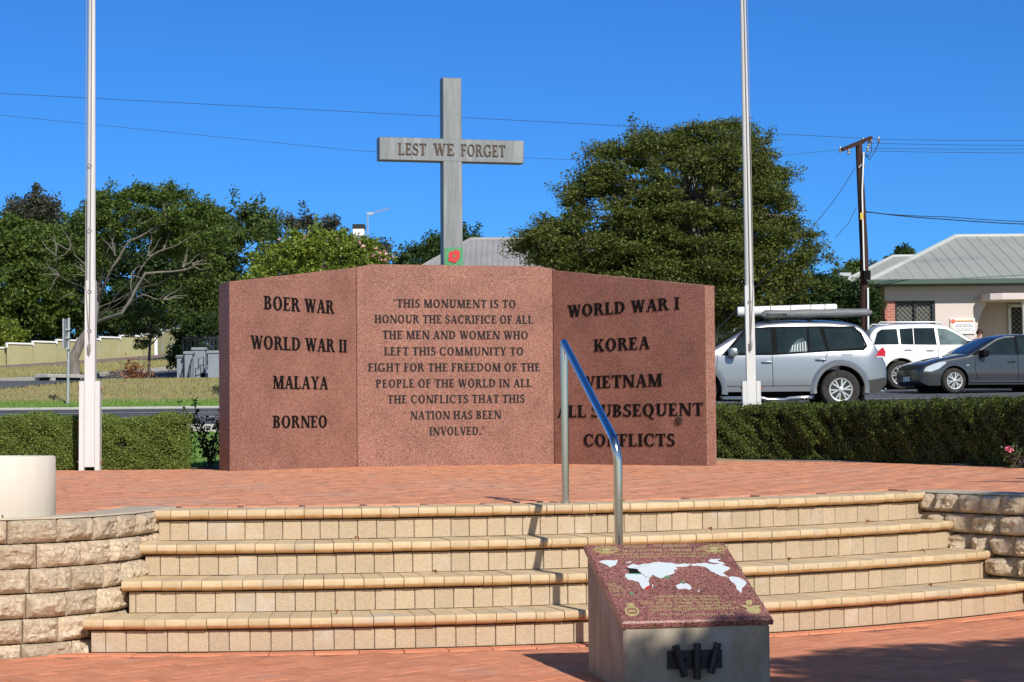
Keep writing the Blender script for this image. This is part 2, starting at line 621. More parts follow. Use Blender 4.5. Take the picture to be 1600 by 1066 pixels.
xs = sorted(set([round(v, 2) for v in list(np.linspace(-30, 30, 81)) + [-1500, -800, -400, -200, -120, -80, -60, -45, 45, 60, 80, 120, 200, 400, 800, 1500]]))
ys = sorted(set([round(v, 2) for v in list(np.linspace(-10, 20, 31)) + list(np.linspace(21, 112, 118)) + [-60, -30, 120, 135, 150, 180, 220, 300, 450, 700, 1200, 2000]]))
g = MB()
g.grid([[(x, y, zt(x, y)) for x in xs] for y in ys])
tag(g.build('ground', M['grass_dry'], smooth=True, fix=False), kind='structure')

sheet('lawn', M['grass'], [(-30, 25.4), (-1.5, 25.4)], [(-30, 31.6), (-1.5, 31.6)], .02, 40, 20)
sheet('road', M['asphalt'], [(-70, 32), (70, 32)], [(-70, 45), (70, 45)], .02, 160, 26)
sheet('car_park', M['asphalt'], [(-1, 45.0), (70, 45.0)], [(3, 61.5), (70, 61.5)], .02, 80, 30)
sheet('grass_verge', M['grass'], [(-40, 45.35), (-2, 45.35)], [(-40, 47.2), (-2, 46.6)], .03, 60, 6)
sheet('side_road', M['asphalt'], [(-22, 46.5), (-12.6, 50.3), (-8.55, 57), (-6, 64)], [(-26, 51), (-14, 56.2), (-10.2, 68), (-7.6, 78)], .04, 60, 20)
sheet('grass_slope', M['grass_yellow'], [(-27.3, 51), (-14.4, 56.5), (-10.6, 68.4)], [(-30, 70), (-18.75, 75), (-12.6, 90)], .035, 40, 20)
sheet('driveway', M['drive'], [(-32, 69), (-18.75, 75.2), (-13.2, 88.5), (-9, 96)], [(-34, 80), (-22, 88), (-16.0, 101), (-11, 112)], .05, 40, 20)
for nm, a, b, y0 in (('road_marking', -40, -1, 38.2), ('road_marking', -40, -1, 41.2), ('road_marking', 2, 40, 46.0)):
    sheet(nm, M['line'], [(a, y0), (b, y0)], [(a, y0 + .13), (b, y0 + .13)], .04, 90, 1)


def kerb(name, pts, w, h, label=None):
    mb = MB()
    dense = []
    for a, b in zip(pts, pts[1:]):
        n = max(2, int(math.dist(a, b) / .8))
        dense += [(a[0] + (b[0] - a[0]) * i / n, a[1] + (b[1] - a[1]) * i / n) for i in range(n)]
    dense.append(pts[-1])
    rows = []
    for x, y in dense:
        z = zt(x, y)
        rows.append([(x, y - w / 2, z - .1), (x, y - w / 2, z + h - .03), (x, y - w / 2 + .03, z + h), (x, y + w / 2, z + h), (x, y + w / 2, z - .1)])
    mb.grid(rows)
    o = mb.build(name, M['concrete'], smooth=True)
    o['kind'] = 'structure'
    return o


kerb('kerb', [(-45, 31.85), (20, 31.85)], .28, .12)
kerb('kerb', [(-45, 45.15), (-1.2, 45.15)], .25, .06)
kerb('kerb', [(-26.4, 51.2), (-14.2, 56.4), (-10.4, 68.2)], .34, .14)

# ------------------------------------------------------------------ steps, walls, paving
CX, CY = -1.65, 17.5
RAD = [5.89, 6.21, 6.53, 6.85]          # nosing radii, top step first
RISE = .175
TER = 4 * RISE
LEFT_X = [-2.05, -2.07, -2.1, -2.24]
RIGHT_X = [2.76, 2.90, 3.04, 3.62]


def pol(r, a, z):
    return Vector((CX + r * math.sin(a), CY - r * math.cos(a), z))


steps = thing('stone_steps', 'four curved steps of sandstone pavers with rounded yellow nosings below the brick terrace', 'steps', (CX + .2, CY - 6.8, 0))
joint = MB()
for k in range(4):
    r = RAD[k]
    zt_ = TER - RISE * k
    a0 = math.asin((LEFT_X[k] - CX) / r)
    a1 = math.asin(min(.98, (RIGHT_X[k] - CX) / r))
    n = int((a1 - a0) * r / .108)
    rnd = random.Random(k)
    # nosing pavers
    tr, rs = MB(), MB()
    cuts = [a0]
    cut_at = {int(n * .45), int(n * .52)} if k < 2 else {int(n * .38)}
    ang = a0
    while ang < a1 - 1e-4:
        i = len(cuts)
        w = .108 * rnd.uniform(.985, 1.015) * (.45 if i in cut_at else 1)
        ang = min(a1, ang + w / r)
        cuts.append(ang)
    rad_in = r - .36
    for b0, b1 in zip(cuts, cuts[1:]):
        gj = .0019 / r
        dz = rnd.uniform(-.0015, .0015)
        dr = rnd.uniform(-.003, .003)
        prof = [(rad_in, -.055), (rad_in, 0), (r - .016, 0), (r - .006, -.003), (r - .001, -.010), (r, -.020), (r - .001, -.034), (r - .005, -.044), (r - .012, -.051), (r - .024, -.055)]
        prof = [(q + dr, h) for q, h in prof]
        vs = [pol(q, b0 + gj, zt_ + h + dz) for q, h in prof] + [pol(q, b1 - gj, zt_ + h + dz) for q, h in prof]
        m_ = len(prof)
        fs = [tuple(range(m_)), tuple(range(m_, 2 * m_))[::-1]] + [(i, (i + 1) % m_, m_ + (i + 1) % m_, m_ + i) for i in range(m_)]
        tr.add(vs, fs)
    off = rnd.uniform(.2, .8) * .108 / r
    ang = a0 + .03 / r
    aend = a1 - (.02 if k < 3 else 0) / r
    ang2 = ang
    first = True
    while ang2 < aend - 1e-4:
        w = (.108 * rnd.uniform(.98, 1.02) if not first else off * r) / r
        first = False
        b0, b1 = ang2, min(aend, ang2 + w)
        ang2 = b1
        gj = .0019 / r
        rr = r - .044 + rnd.uniform(-.003, .003)
        z0, z1 = zt_ - RISE + .001, zt_ - .064
        bev = .003
        vs = []
        for q, e in ((rr - .05, 0), (rr - bev, 0), (rr, bev)):
            for aa, zz in ((b0 + gj + e / r, z0 + e), (b1 - gj - e / r, z0 + e), (b1 - gj - e / r, z1 - e), (b0 + gj + e / r, z1 - e)):
                vs.append(pol(q, aa, zz))
        fs = [(0, 1, 2, 3), (8, 9, 10, 11)] + [(s_ + i, s_ + (i + 1) % 4, s_ + 4 + (i + 1) % 4, s_ + 4 + i) for s_ in (0, 4) for i in range(4)]
        rs.add(vs, fs)
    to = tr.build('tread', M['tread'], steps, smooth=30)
    to.data.materials.append(M['bounce_edge'])
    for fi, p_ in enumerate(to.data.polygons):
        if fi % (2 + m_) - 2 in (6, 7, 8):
            p_.material_index = 1  # lower nosing faces take the painted bounce tone
    rs.build('riser', M['riser'], steps)
    # mortar bed behind
    ns = 40
    rows = []
    rc = r - .056
    e0, e1 = a0 + .012, a1 - .008
    for j in range(ns + 1):
        aa = e0 + (e1 - e0) * j / ns
        rows.append([pol(rc - .34, aa, zt_ - .062), pol(rc, aa, zt_ - .062), pol(rc, aa, zt_ - RISE - .02)])
    joint.grid(rows)
joint.build('mortar_bed', M['mortar'], steps)

# terrace outline
WALL_L = [(-2.0, 12.1), (-2.03, 11.7), (-2.09, 11.3), (-2.2, 10.98), (-2.42, 10.7), (-2.75, 10.52), (-3.2, 10.42), (-3.8, 10.42), (-4.6, 10.5), (-5.6, 10.8), (-9, 11.6)]
WALL_R = [(2.66, 13.76), (2.76, 13.5), (2.93, 13.17), (3.1, 12.87), (3.3, 12.58), (3.62, 12.28), (4.1, 12.05), (5.0, 11.95), (6.2, 12.1), (9, 12.6)]


def wall_y(x):
    if x < -2.03:
        return interp(sorted([(a, b) for a, b in WALL_L[1:]]), x)
    if x > 2.76:
        return interp(WALL_R[1:], x)
    return CY - math.sqrt(max(.1, (RAD[0] - .34) ** 2 - (x - CX) ** 2))


def back_y(x):
    return interp([(-9, 24.1), (-3.4, 24.1), (-2, 25.5), (1.8, 26.6), (2.45, 26.75), (3.3, 25.9), (4.5, 23.9), (5.1, 21.6), (5.35, 20.4), (5.9, 18), (6.6, 15.5), (7.2, 13.4)], x)


def herringbone(mb, inside, x0, x1, y0, y1, ztop, w=.115, seed=3, th=.05, rot=45, jt=.0035):
    rnd = random.Random(seed)
    c, s = math.cos(R(rot)), math.sin(R(rot))
    mx, my = (x0 + x1) / 2, (y0 + y1) / 2
    half = max(x1 - x0, y1 - y0) * .75
    n = int(half / w)
    for i in range(-n, n):
        for j in range(-n, n):
            k = (i - j) % 4
            if k == 0:
                u, v, hor = (i + 1) * w, (j + .5) * w, True
            elif k == 3:
                u, v, hor = (i + .5) * w, (j + 1) * w, False
            else:
                continue
            x, y = mx + u * c - v * s, my + u * s + v * c
            if not (x0 < x < x1 and y0 < y < y1) or not inside(x, y):
                continue
            d = (2 * w - jt, w - jt, th) if hor else (w - jt, 2 * w - jt, th)
            mb.bbox((x, y, ztop - th / 2 + rnd.uniform(-.0022, .0008)), d, .0012, R(rot) + rnd.uniform(-.006, .006))


bricks = MB()
herringbone(bricks, lambda x, y: wall_y(x) + .28 < y < back_y(x) - .02 and not (-2.4 < x < -1.85 and y < 12.25), -7, 7.2, 11.4, 26.8, TER - .002, seed=5, rot=24)
tag(bricks.build('terrace_paving', M['brick_paver'], fix=False), kind='structure')
slab = MB()
sx = list(np.linspace(-9, 7.1, 70))
slab.grid([[(x, wall_y(x) + .06 + (back_y(x) - wall_y(x) - .06) * j / 20, TER - .012) for x in sx] for j in range(21)])
tag(slab.build('terrace_bed', M['sand']), kind='structure')

low = MB()
rl = RAD[3] - .03
herringbone(low, lambda x, y: math.hypot(x - CX, y - CY) > rl + .2 and not (x < -2.2 and y > wall_y(x) - .05) and not (x > 3.2 and y > wall_y(x)), -4.6, 4.8, 6.4, 13.3, 0, seed=9, jt=.0055)
# header course along the foot of the steps
ang = math.asin((-2.3 - CX) / rl)
rnd = random.Random(2)
while ang < .98:
    rc = rl + .062
    c_ = pol(rc, ang, -.025 + rnd.uniform(-.002, .001))
    low.bbox(c_, (.227, .112, .05), .0015, ang)
    ang += .231 / rc
tag(low.build('lower_paving', M['brick_paver_low'], fix=False), kind='structure')
lb = MB()
lb.grid([[(x, y, -.01) for x in np.linspace(-9, 9, 20)] for y in np.linspace(-8, 14, 20)])
tag(lb.build('paving_bed', M['sand']), kind='structure')


def retaining_wall(name, label, path, flip, seed, bulge=(.02, .045), chamfer=.028):
    rnd = random.Random(seed)
    nrm = np.random.default_rng(seed)
    # dense path
    d = []
    for a, b in zip(path, path[1:]):
        n = max(1, int(math.dist(a, b) / .02))
        d += [(a[0] + (b[0] - a[0]) * i / n, a[1] + (b[1] - a[1]) * i / n) for i in range(n)]
    d = np.array(d + [path[-1]])
    ln = np.concatenate([[0], np.cumsum(np.linalg.norm(np.diff(d, axis=0), axis=1))])

    def at(s):
        s = max(0, min(ln[-1], s))
        p = np.array([np.interp(s, ln, d[:, 0]), np.interp(s, ln, d[:, 1])])
        e = .06
        q = np.array([np.interp(min(s + e, ln[-1]), ln, d[:, 0]) - np.interp(max(s - e, 0), ln, d[:, 0]),
                      np.interp(min(s + e, ln[-1]), ln, d[:, 1]) - np.interp(max(s - e, 0), ln, d[:, 1])])
        q /= np.linalg.norm(q)
        nn = np.array([q[1], -q[0]])
        return p, nn * flip
    root = thing(name, label, 'wall', (path[4][0], path[4][1], 0))
    blocks, back = MB(), MB()
    H = .128
    nu, nv = 26, 13
    for c in range(6):
        ztop = TER - c * H
        s = -.02 if c % 2 else -.17 + .02 * c
        setb = .010 * c
        while s < ln[-1] - .05:
            L = rnd.choice([.24, .21, .27, .18])
            s0, s1 = max(0, s) + .003, min(ln[-1], s + L) - .003
            s += L
            if s1 - s0 < .05:
                continue
            tilt = rnd.uniform(-.008, .008)
            bul = rnd.uniform(*bulge)
            ph = nrm.uniform(0, 6, 8)
            rows = []
            for j in range(nv + 1):
                v = j / nv
                row = []
                for i in range(nu + 1):
                    u = i / nu
                    p, nn = at(s0 + (s1 - s0) * u)
                    ed = min(1, min(u, 1 - u) * (s1 - s0) / chamfer) * .75 + .25 * min(1, 4 * u * (1 - u))
                    ev = min(1, min(v, 1 - v) / .2)
                    prof = (min(ed, 1) * ev) ** .7
                    pv = Vector((p[0] * 9 + ph[0], p[1] * 9 + ph[1], v * 1.3 + c * 3))
                    rough = mnoise.fractal(pv, .7, 2.1, 5) * .026 + abs(mnoise.noise(pv * 2.3)) * .014 + mnoise.noise(pv * 7) * .004
                    out = setb + prof * (bul + rough + tilt * (u - .5) * 2) + (0 if prof > 0 else -.002)
                    z = ztop - .003 - (H - .006) * v + nrm.normal() * .0008
                    row.append((p[0] + nn[0] * out, p[1] + nn[1] * out, z))
                rows.append(row)
            b0 = []
            for r_ in (rows[0], rows[-1]):
                br = []
                for i in range(nu + 1):
                    p, nn = at(s0 + (s1 - s0) * i / nu)
                    br.append((p[0] - nn[0] * .16, p[1] - nn[1] * .16, r_[i][2]))
                b0.append(br)
            allr = [b0[0]] + rows + [b0[1]]
            blocks.grid(allr)
            for i in (0, nu):
                blocks.add([r_[i] for r_ in allr], [tuple(range(len(allr)))])
    blocks.build('block_courses', M['split'], root, smooth=28)
    rows = []
    for s in np.arange(0, ln[-1], .06):
        p, nn = at(s)
        rows.append([(p[0] - nn[0] * .05, p[1] - nn[1] * .05, -.05), (p[0] - nn[0] * .05, p[1] - nn[1] * .05, TER - .006), (p[0] - nn[0] * .3, p[1] - nn[1] * .3, TER - .006), (p[0] - nn[0] * .3, p[1] - nn[1] * .3, .3)])
    back.grid(rows)
    back.build('mortar_core', M['mortar'], root)
    cap = MB()
    rows = []
    for s in np.arange(0, ln[-1], .05):
        p, nn = at(s)
        o_ = .012 + .004 * math.sin(s * 11)
        i_ = .27 + .02 * math.sin(s * 3)
        rows.append([(p[0] + nn[0] * o_, p[1] + nn[1] * o_, TER - .002), (p[0] + nn[0] * (o_ - .01), p[1] + nn[1] * (o_ - .01), TER + .006), (p[0] - nn[0] * i_, p[1] - nn[1] * i_, TER + .006), (p[0] - nn[0] * i_, p[1] - nn[1] * i_, TER - .02)])
    cap.grid(rows)
    cap.build('cap', M['cap'], root)
    return root


retaining_wall('retaining_wall', 'curved wall of rough split sandstone blocks left of the steps', WALL_L, -1, 4)
retaining_wall('retaining_wall', 'shaded wall of rough split sandstone blocks right of the steps', WALL_R, 1, 8, (.05, .075), .075)

# planter drum on the left wall
pl = thing('concrete_planter', 'cream round concrete drum standing on the left block wall', 'planter', (-2.80, 10.95, TER))
dr = LMB()
dr.lathe([(.345, 0), (.35, .006), (.35, .314), (.344, .322), (.30, .322), (.295, .27), (.01, .27)], (0, 0, 0), 64)
dr.build('drum', M['planter'], pl, smooth=True)
sp = LMB()
sp.lathe([(.293, .262), (.2, .275), (.01, .28)], (0, 0, 0), 32)
sp.build('soil', M['mulch'], pl, smooth=True)
for a, z in ((-1.12, .016), (-1.55, .045)):
    bl = LMB()
    bl.box((.351 * math.cos(a), .351 * math.sin(a), z), (.01, .008, .008), a)
    bl.build('drain_hole', M['dark'], pl)

# ------------------------------------------------------------------ serif lettering
S_ = .165
H_ = .075
SF = .075


def glyphs(S=S_, h=H_, sf=SF):
    G = {}

    def rect(x0, y0, x1, y1):
        return [(x0, y0), (x1, y0), (x1, y1), (x0, y1)]

    def stem(x, s=S, top=True, bot=True):
        o = [rect(x, 0, x + s, 1)]
        if bot:
            o.append(rect(x - sf, 0, x + s + sf, h * .75))
        if top:
            o.append(rect(x - sf, 1 - h * .75, x + s + sf, 1))
        return o

    def diag(x0, y0, x1, y1, w):
        return [(x0, y0), (x0 + w, y0), (x1 + w, y1), (x1, y1)]

    def arc(cx, cy, rx, ry, a0, a1, n=22, s=S, hh=h):
        out = []
        for i in range(n):
            b0, b1 = R(a0 + (a1 - a0) * i / n), R(a0 + (a1 - a0) * (i + 1) / n)
            q = []
            for b in (b0, b1):
                q.append((cx + rx * math.cos(b), cy + ry * math.sin(b)))
            for b in (b1, b0):
                q.append((cx + (rx - s) * math.cos(b), cy + (ry - hh) * math.sin(b)))
            out.append(q)
        return out
    x = .08
    G['I'] = (stem(x), x + S + .08)
    G['H'] = (stem(x) + stem(.58) + [rect(x + S, .46, .58, .46 + h)], .58 + S + .08)
    G['L'] = (stem(x) + [rect(x + S, 0, .6, h), [(.545, 0), (.62, 0), (.62, .27), (.59, .27)]], .66)
    G['T'] = (stem(.28, top=False) + [rect(.03, 1 - h, .28 + S + .25, 1), [(.03, 1), (.03, .73), (.06, .73), (.11, 1)], [(.695, 1), (.695, .73), (.665, .73), (.615, 1)]], .725)
    ee = [rect(x + S, 1 - h, .57, 1), rect(x + S, .47, .44, .47 + h), [(.575, 1), (.575, .75), (.55, .75), (.5, 1)], rect(.42, .39, .455, .62)]
    G['E'] = (stem(x) + ee + [rect(x + S, 0, .58, h), [(.525, 0), (.61, 0), (.61, .27), (.58, .27)]], .66)
    G['F'] = (stem(x) + ee, .62)
    G['N'] = ([rect(.11, 0, .11 + h, 1), rect(.03, 0, .26, h * .75), rect(.03, 1 - h * .75, .2, 1), diag(.62, 0, .07, 1, S + .02), rect(.73, 0, .73 + h, 1), rect(.64, 1 - h * .75, .89, 1)], .9)
    G['M'] = ([rect(.11, 0, .11 + h, 1), rect(.03, 0, .26, h * .75), rect(.03, 1 - h * .75, .2, 1), diag(.42, 0, .09, 1, S + .01), diag(.46, 0, .76, 1, h)] + stem(.76), 1.04)
    G['A'] = ([diag(.07, 0, .36, 1, h), diag(.56, 0, .32, 1, S), rect(.2, .30, .6, .30 + h), rect(.0, 0, .24, h * .75), rect(.48, 0, .8, h * .75)], .8)
    G['V'] = ([diag(.33, 0, .08, 1, S), diag(.4, 0, .64, 1, h), rect(0, 1 - h * .75, .32, 1), rect(.54, 1 - h * .75, .8, 1)], .8)
    G['W'] = ([diag(.28, 0, .07, 1, S), diag(.34, 0, .52, 1, h), diag(.68, 0, .46, 1, S), diag(.75, 0, .94, 1, h), rect(0, 1 - h * .75, .3, 1), rect(.42, 1 - h * .75, .66, 1), rect(.85, 1 - h * .75, 1.08, 1)], 1.09)
    G['K'] = (stem(x) + [diag(.22, .36, .6, 1, h * 1.2), diag(.58, 0, .3, .55, S), rect(.5, 1 - h * .75, .78, 1), rect(.5, 0, .84, h * .75)], .84)
    G['Y'] = ([rect(.31, 0, .31 + S, .46), rect(.22, 0, .31 + S + .09, h * .75), diag(.31, .44, .07, 1, S), diag(.4, .44, .62, 1, h), rect(0, 1 - h * .75, .31, 1), rect(.52, 1 - h * .75, .78, 1)], .78)
    G['O'] = (arc(.43, .5, .4, .52, 0, 360, 36), .87)
    G['Q'] = (arc(.43, .5, .4, .52, 0, 360, 36) + [[(.38, .02), (.55, .06), (.68, -.14), (.86, -.2), (.84, -.24), (.62, -.23)]], .88)
    G['C'] = (arc(.45, .5, .42, .52, 42, 318, 30) + [rect(.72, .66, .76, 1.0), [(.7, .14), (.78, .26), (.74, .3), (.66, .12)]], .83)
    G['G'] = (arc(.45, .5, .42, .52, 42, 322, 30) + [rect(.72, .68, .76, 1.0), rect(.66, .06, .66 + S * .9, .42), rect(.56, .42 - h * .75, .9, .42)], .92)
    G['D'] = (stem(x) + arc(.33, .5, .46, .5, -90, 90, 22) + [rect(x + S, 0, .34, h), rect(x + S, 1 - h, .34, 1)], .84)
    G['P'] = (stem(x) + arc(.36, .74, .28, .26, -90, 90, 16) + [rect(x + S, 1 - h, .37, 1), rect(x + S, .48, .37, .48 + h)], .69)
    G['R'] = (stem(x) + arc(.36, .75, .28, .25, -90, 90, 16) + [rect(x + S, 1 - h, .37, 1), rect(x + S, .5, .37, .5 + h), diag(.57, 0, .33, .54, S), rect(.55, 0, .82, h * .75)], .8)
    G['B'] = (stem(x) + arc(.36, .75, .26, .25, -90, 90, 16) + arc(.36, .27, .31, .27, -90, 90, 16) + [rect(x + S, 1 - h, .37, 1), rect(x + S, .47, .37, .47 + h), rect(x + S, 0, .37, h)], .73)
    G['S'] = (arc(.32, .74, .25, .28, 25, 240, 18, S * .85) + arc(.31, .27, .28, .29, -150, 62, 18, S * .85) + [[(.12, .66), (.2, .5), (.48, .35), (.53, .5), (.38, .54), (.2, .72)], rect(.52, .7, .555, 1.0), rect(.03, 0, .065, .32)], .62)
    G['U'] = ([rect(x + .03, .3, x + .03 + S, 1), rect(x - .05, 1 - h * .75, x + S + .11, 1), rect(.66, .3, .66 + h, 1), rect(.56, 1 - h * .75, .84, 1)] + arc(.423, .32, .313, .34, 180, 360, 20, S * .8, h * 1.2), .85)
    G['.'] = ([rect(.06, 0, .06 + S, S)], .3)
    G['"'] = ([[(.05, 1), (.15, 1), (.12, .68), (.08, .68)], [(.2, 1), (.3, 1), (.27, .68), (.23, .68)]], .34)
    return G


GL = glyphs()
GLB = glyphs(.205, .095, .085)
GLC = glyphs(.20, .11, .085)


def text_words(txt, o, u, w, n, width, cap, d1=.006, G=GL, gap=.07, space=.34):
    """lay a text between o and o + u*width with cap height cap; one mesh builder per word"""
    tot = 0
    for ch in txt:
        tot += space if ch == ' ' else G[ch][1] + gap
    tot -= gap
    sx = width / tot
    out = [MB()]
    x = 0
    for ch in txt:
        if ch == ' ':
            x += space
            out.append(MB())
            continue
        polys, adv = G[ch]
        for i, p in enumerate(polys):
            out[-1].prism([((x + a) * sx, b * cap) for a, b in p], o, u, w, n, -.002, d1 + .0004 * (i % 7))
        x += adv + gap
    return out


def text_mb(*a, **k):
    ws = text_words(*a, **k)
    for m in ws[1:]:
        ws[0].add(m.v, m.f)
    return ws[0]


# ------------------------------------------------------------------ memorial
ZB = TER - .01
A_ = Vector((-3.10, 22.45, 0))
B_ = Vector((-1.845, 24.3, 0))
C_ = Vector((.500, 24.92, 0))
D_ = Vector((2.178, 23.0, 0))
T = .15
UP = Vector((0, 0, 1))
mem = thing('war_memorial', 'three panel red granite memorial wall with black lettering on the brick terrace', 'memorial', (-.65, 24.4, TER))


def frame(a, b):
    u = (b - a).normalized()
    n = Vector((u.y, -u.x, 0))          # towards the camera
    return u, n


def panel(a, b, ab, bb_, tops, name='panel'):
    """front corners a, b and back corners ab, bb_ in plan; tops: pixels giving the top edge of the front face"""
    u, n = frame(a, b)
    L = (b - a).length
    poly = [(0, ZB), (L, ZB)]
    for px, py in tops[::-1]:
        p = on_plane(px, py, a, n)
        poly.append((min(L, max(0, (p - a).dot(u))), p.z))
    poly[2] = (L, poly[2][1])
    poly[-1] = (0, poly[-1][1])
    k = len(poly)
    e = .006
    cx = L / 2
    cz = sum(p[1] for p in poly) / k
    fo = [a.lerp(b, x / L) + (ab.lerp(bb_, x / L) - a.lerp(b, x / L)).normalized() * e + UP * z for x, z in poly]
    ba = [ab.lerp(bb_, x / L) + UP * z for x, z in poly]
    ins = [a + u * (x + (e * .6 if x < cx else -e * .6)) + UP * (z + (e if z < cz else -e)) for x, z in poly]
    mb = MB()
    mb.add(ba + fo + ins, [tuple(range(k))[::-1], tuple(range(2 * k, 3 * k))] + [(q + i, q + (i + 1) % k, q + k + (i + 1) % k, q + k + i) for q in (0, k) for i in range(k)])
    return mb.build(name, M['granite'], mem), u, n


g_ = .003
uL, nL = frame(A_, B_)
uC, nC = frame(B_, C_)
uR, nR = frame(C_, D_)
mB = -(nL + nC).normalized() * T / nC.dot((nL + nC).normalized())
mC = -(nC + nR).normalized() * T / nC.dot((nC + nR).normalized())
vB, vC = uC * .0035, uC * .0035
for q, m_ in ((B_, mB), (C_, mC)):
    jt = MB()
    md2 = m_.normalized()
    sd = Vector((md2.y, -md2.x, 0))
    c0 = q + md2 * .009
    c1 = q + md2 * (m_.length - .004)
    jt.add([c0 - sd * .006 + UP * ZB, c0 + sd * .006 + UP * ZB, c1 + sd * .006 + UP * ZB, c1 - sd * .006 + UP * ZB] + [v + UP * (on_plane(710, 419.5, B_, nC).z - .006) for v in (c0 - sd * .006, c0 + sd * .006, c1 + sd * .006, c1 - sd * .006)], [(3, 2, 1, 0), (4, 5, 6, 7), (0, 1, 5, 4), (1, 2, 6, 5), (2, 3, 7, 6), (3, 0, 4, 7)])
    jt.build('joint_sealant', M['core'], mem)
Ab = Vector((-3.29, 22.97, 0))
pL, _, _ = panel(A_, B_ - vB, Ab, B_ + mB - vB, [(358, 440), (556, 418)], 'wing_panel')
pC, _, _ = panel(B_ + vB, C_ - vC, B_ + mB + vB, C_ + mC - vC, [(558, 418), (581, 413), (840, 416), (861, 420)], 'centre_panel')
pR, _, _ = panel(C_ + vC, D_, C_ + mC + vC, D_ - nR * T, [(865, 422), (1103, 446)], 'wing_panel')


def inscribe(txt, pan, a, n, u, x0, x1, yb, cap, m, G):
    xm = (x0 + x1) / 2
    pm = on_plane(xm, yb, a, n)
    pt = on_plane(xm, yb - cap, a, n)
    l0 = on_plane(x0, yb, a, n)
    l1 = on_plane(x1, yb, a, n)
    s0, s1 = (l0 - a).dot(u), (l1 - a).dot(u)
    o = Vector((a.x, a.y, 0)) + u * s0 + UP * pm.z
    for mb in text_words(txt, o, u, UP, n, s1 - s0, pt.z - pm.z, .005, G):
        mb.build('lettering', m, pan)


for t_, x0, x1, yb in (('"THIS MONUMENT IS TO', 614, 806, 481), ('HONOUR THE SACRIFICE OF ALL', 585, 833, 505.5), ('THE MEN AND WOMEN WHO', 597, 825, 530),
                       ('LEFT THIS COMMUNITY TO', 600, 818, 555.5), ('FIGHT FOR THE FREEDOM OF THE', 575, 844, 580.5), ('PEOPLE OF THE WORLD IN ALL', 587, 831, 605.5),
                       ('THE CONFLICTS THAT THIS', 605, 820, 630), ('NATION HAS BEEN', 641, 783, 655), ('INVOLVED."', 671, 757, 680)):
    inscribe(t_, pC, B_, nC, uC, x0, x1, yb, 12.8, M['letter_grey'], GLC)
for t_, x0, x1, yb, c in (('BOER WAR', 412, 522, 487, 21), ('WORLD WAR II', 391, 542, 548, 20.5), ('MALAYA', 426, 512, 608, 20), ('BORNEO', 426, 511, 668.5, 19)):
    inscribe(t_, pL, A_, nL, uL, x0, x1, yb, c, M['letter'], GLB)
for t_, x0, x1, yb, c in (('WORLD WAR I', 887, 1062, 489.5, 18.8), ('KOREA', 928, 1015, 547.5, 19.5), ('VIETNAM', 914, 1035, 605.5, 19.5), ('ALL SUBSEQUENT', 871, 1099, 651, 19.5), ('CONFLICTS', 912, 1055, 697.5, 19.5)):
    inscribe(t_, pR, C_, nR, uR, x0, x1, yb, c, M['letter'], GLB)
# little bronze flower ornament on the right wing
fc = on_plane(1061, 657, C_, nR)
fl = MB()
for i in range(5):
    a = 2 * math.pi * i / 5 + .3
    c = fc + uR * .032 * math.cos(a) + UP * .026 * math.sin(a)
    fl.tube([c - nR * .002, c + nR * .012, c + nR * .018], [.03, .026, .012], 10)
fl.tube([fc - nR * .001, fc + nR * .024], [.016, .012], 10)
fl.build('flower_ornament', M['bronze'], pR, smooth=True)

# cross behind the wall
yaw = math.atan2(uC.y, uC.x)
XY = 24.85
cb = P(705.5, 300, XY)
cross = thing('memorial_cross', 'tall grey metal cross with brown raised lettering rising behind the granite wall', 'cross', (cb.x + .03, XY + .14, TER - .3))
uX, nX = uC.copy(), nC.copy()
cx_ = Vector((cb.x, XY, 0))


def cu(px, py):
    p = on_plane(px, py, cx_, nX)
    return (p - cx_).dot(uX), p.z


dpt = .17
uw0, ztop = cu(692, 121)
uw1, _ = cu(721, 121)
lw0, _ = cu(692, 400)
lw1, zp0 = cu(723.5, 388)
zarm1 = cu(706, 217)[1]
zarm0 = cu(706, 252.5)[1]
ax0, ax1 = cu(593, 235)[0], cu(818.5, 235)[0]
up_ = MB()


def bev_prism(mb, poly, o, u, w, n, d0, d1, e=.006):
    k = len(poly)
    cxx = sum(p[0] for p in poly) / k
    czz = sum(p[1] for p in poly) / k
    mb.prism(poly, o, u, w, n, d0, d1 - e)
    ins = [(x + (e if x < cxx else -e), z + (e if z < czz else -e)) for x, z in poly]
    vs = [Vector(o) + u * x + w * z + n * (d1 - e) for x, z in poly] + [Vector(o) + u * x + w * z + n * d1 for x, z in ins]
    mb.add(vs, [tuple(range(k, 2 * k))] + [(i, (i + 1) % k, k + (i + 1) % k, k + i) for i in range(k)])


bev_prism(up_, [(lw0, TER - .3), (lw1, TER - .3), (uw1, ztop), (uw0, ztop)], cx_, uX, UP, nX, -dpt, 0)
upr = up_.build('upright', M['zinc'], cross)
arm = MB()
bev_prism(arm, [(ax0, zarm0), (ax1, zarm0), (ax1, zarm1), (ax0, zarm1)], cx_, uX, UP, nX, -dpt - .004, .004)
armo = arm.build('crossbar', M['zinc'], cross)
for t_, x0, x1, yb in (('LEST', 622, 666, 241.5), ('WE', 677, 710, 242.2), ('FORGET', 720, 789.5, 243.5)):
    a, z0 = cu(x0, yb)
    b, _ = cu(x1, yb)
    _, z1 = cu(x0, yb - 18)
    o = cx_ + uX * a + UP * z0 + nX * .004
    text_mb(t_, o, uX, UP, nX, b - a, z1 - z0, .014, GL).build('lettering', M['bronze'], armo)
pp = MB()
a, z1 = cu(694.5, 387)
b, _ = cu(723, 387)
pp.prism([(a, z1 - .27), (b, z1 - .27), (b, z1), (a, z1)], cx_, uX, UP, nX, .001, .006)
plq = pp.build('poppy_plaque', M['poppy_green'], cross)
po = MB()
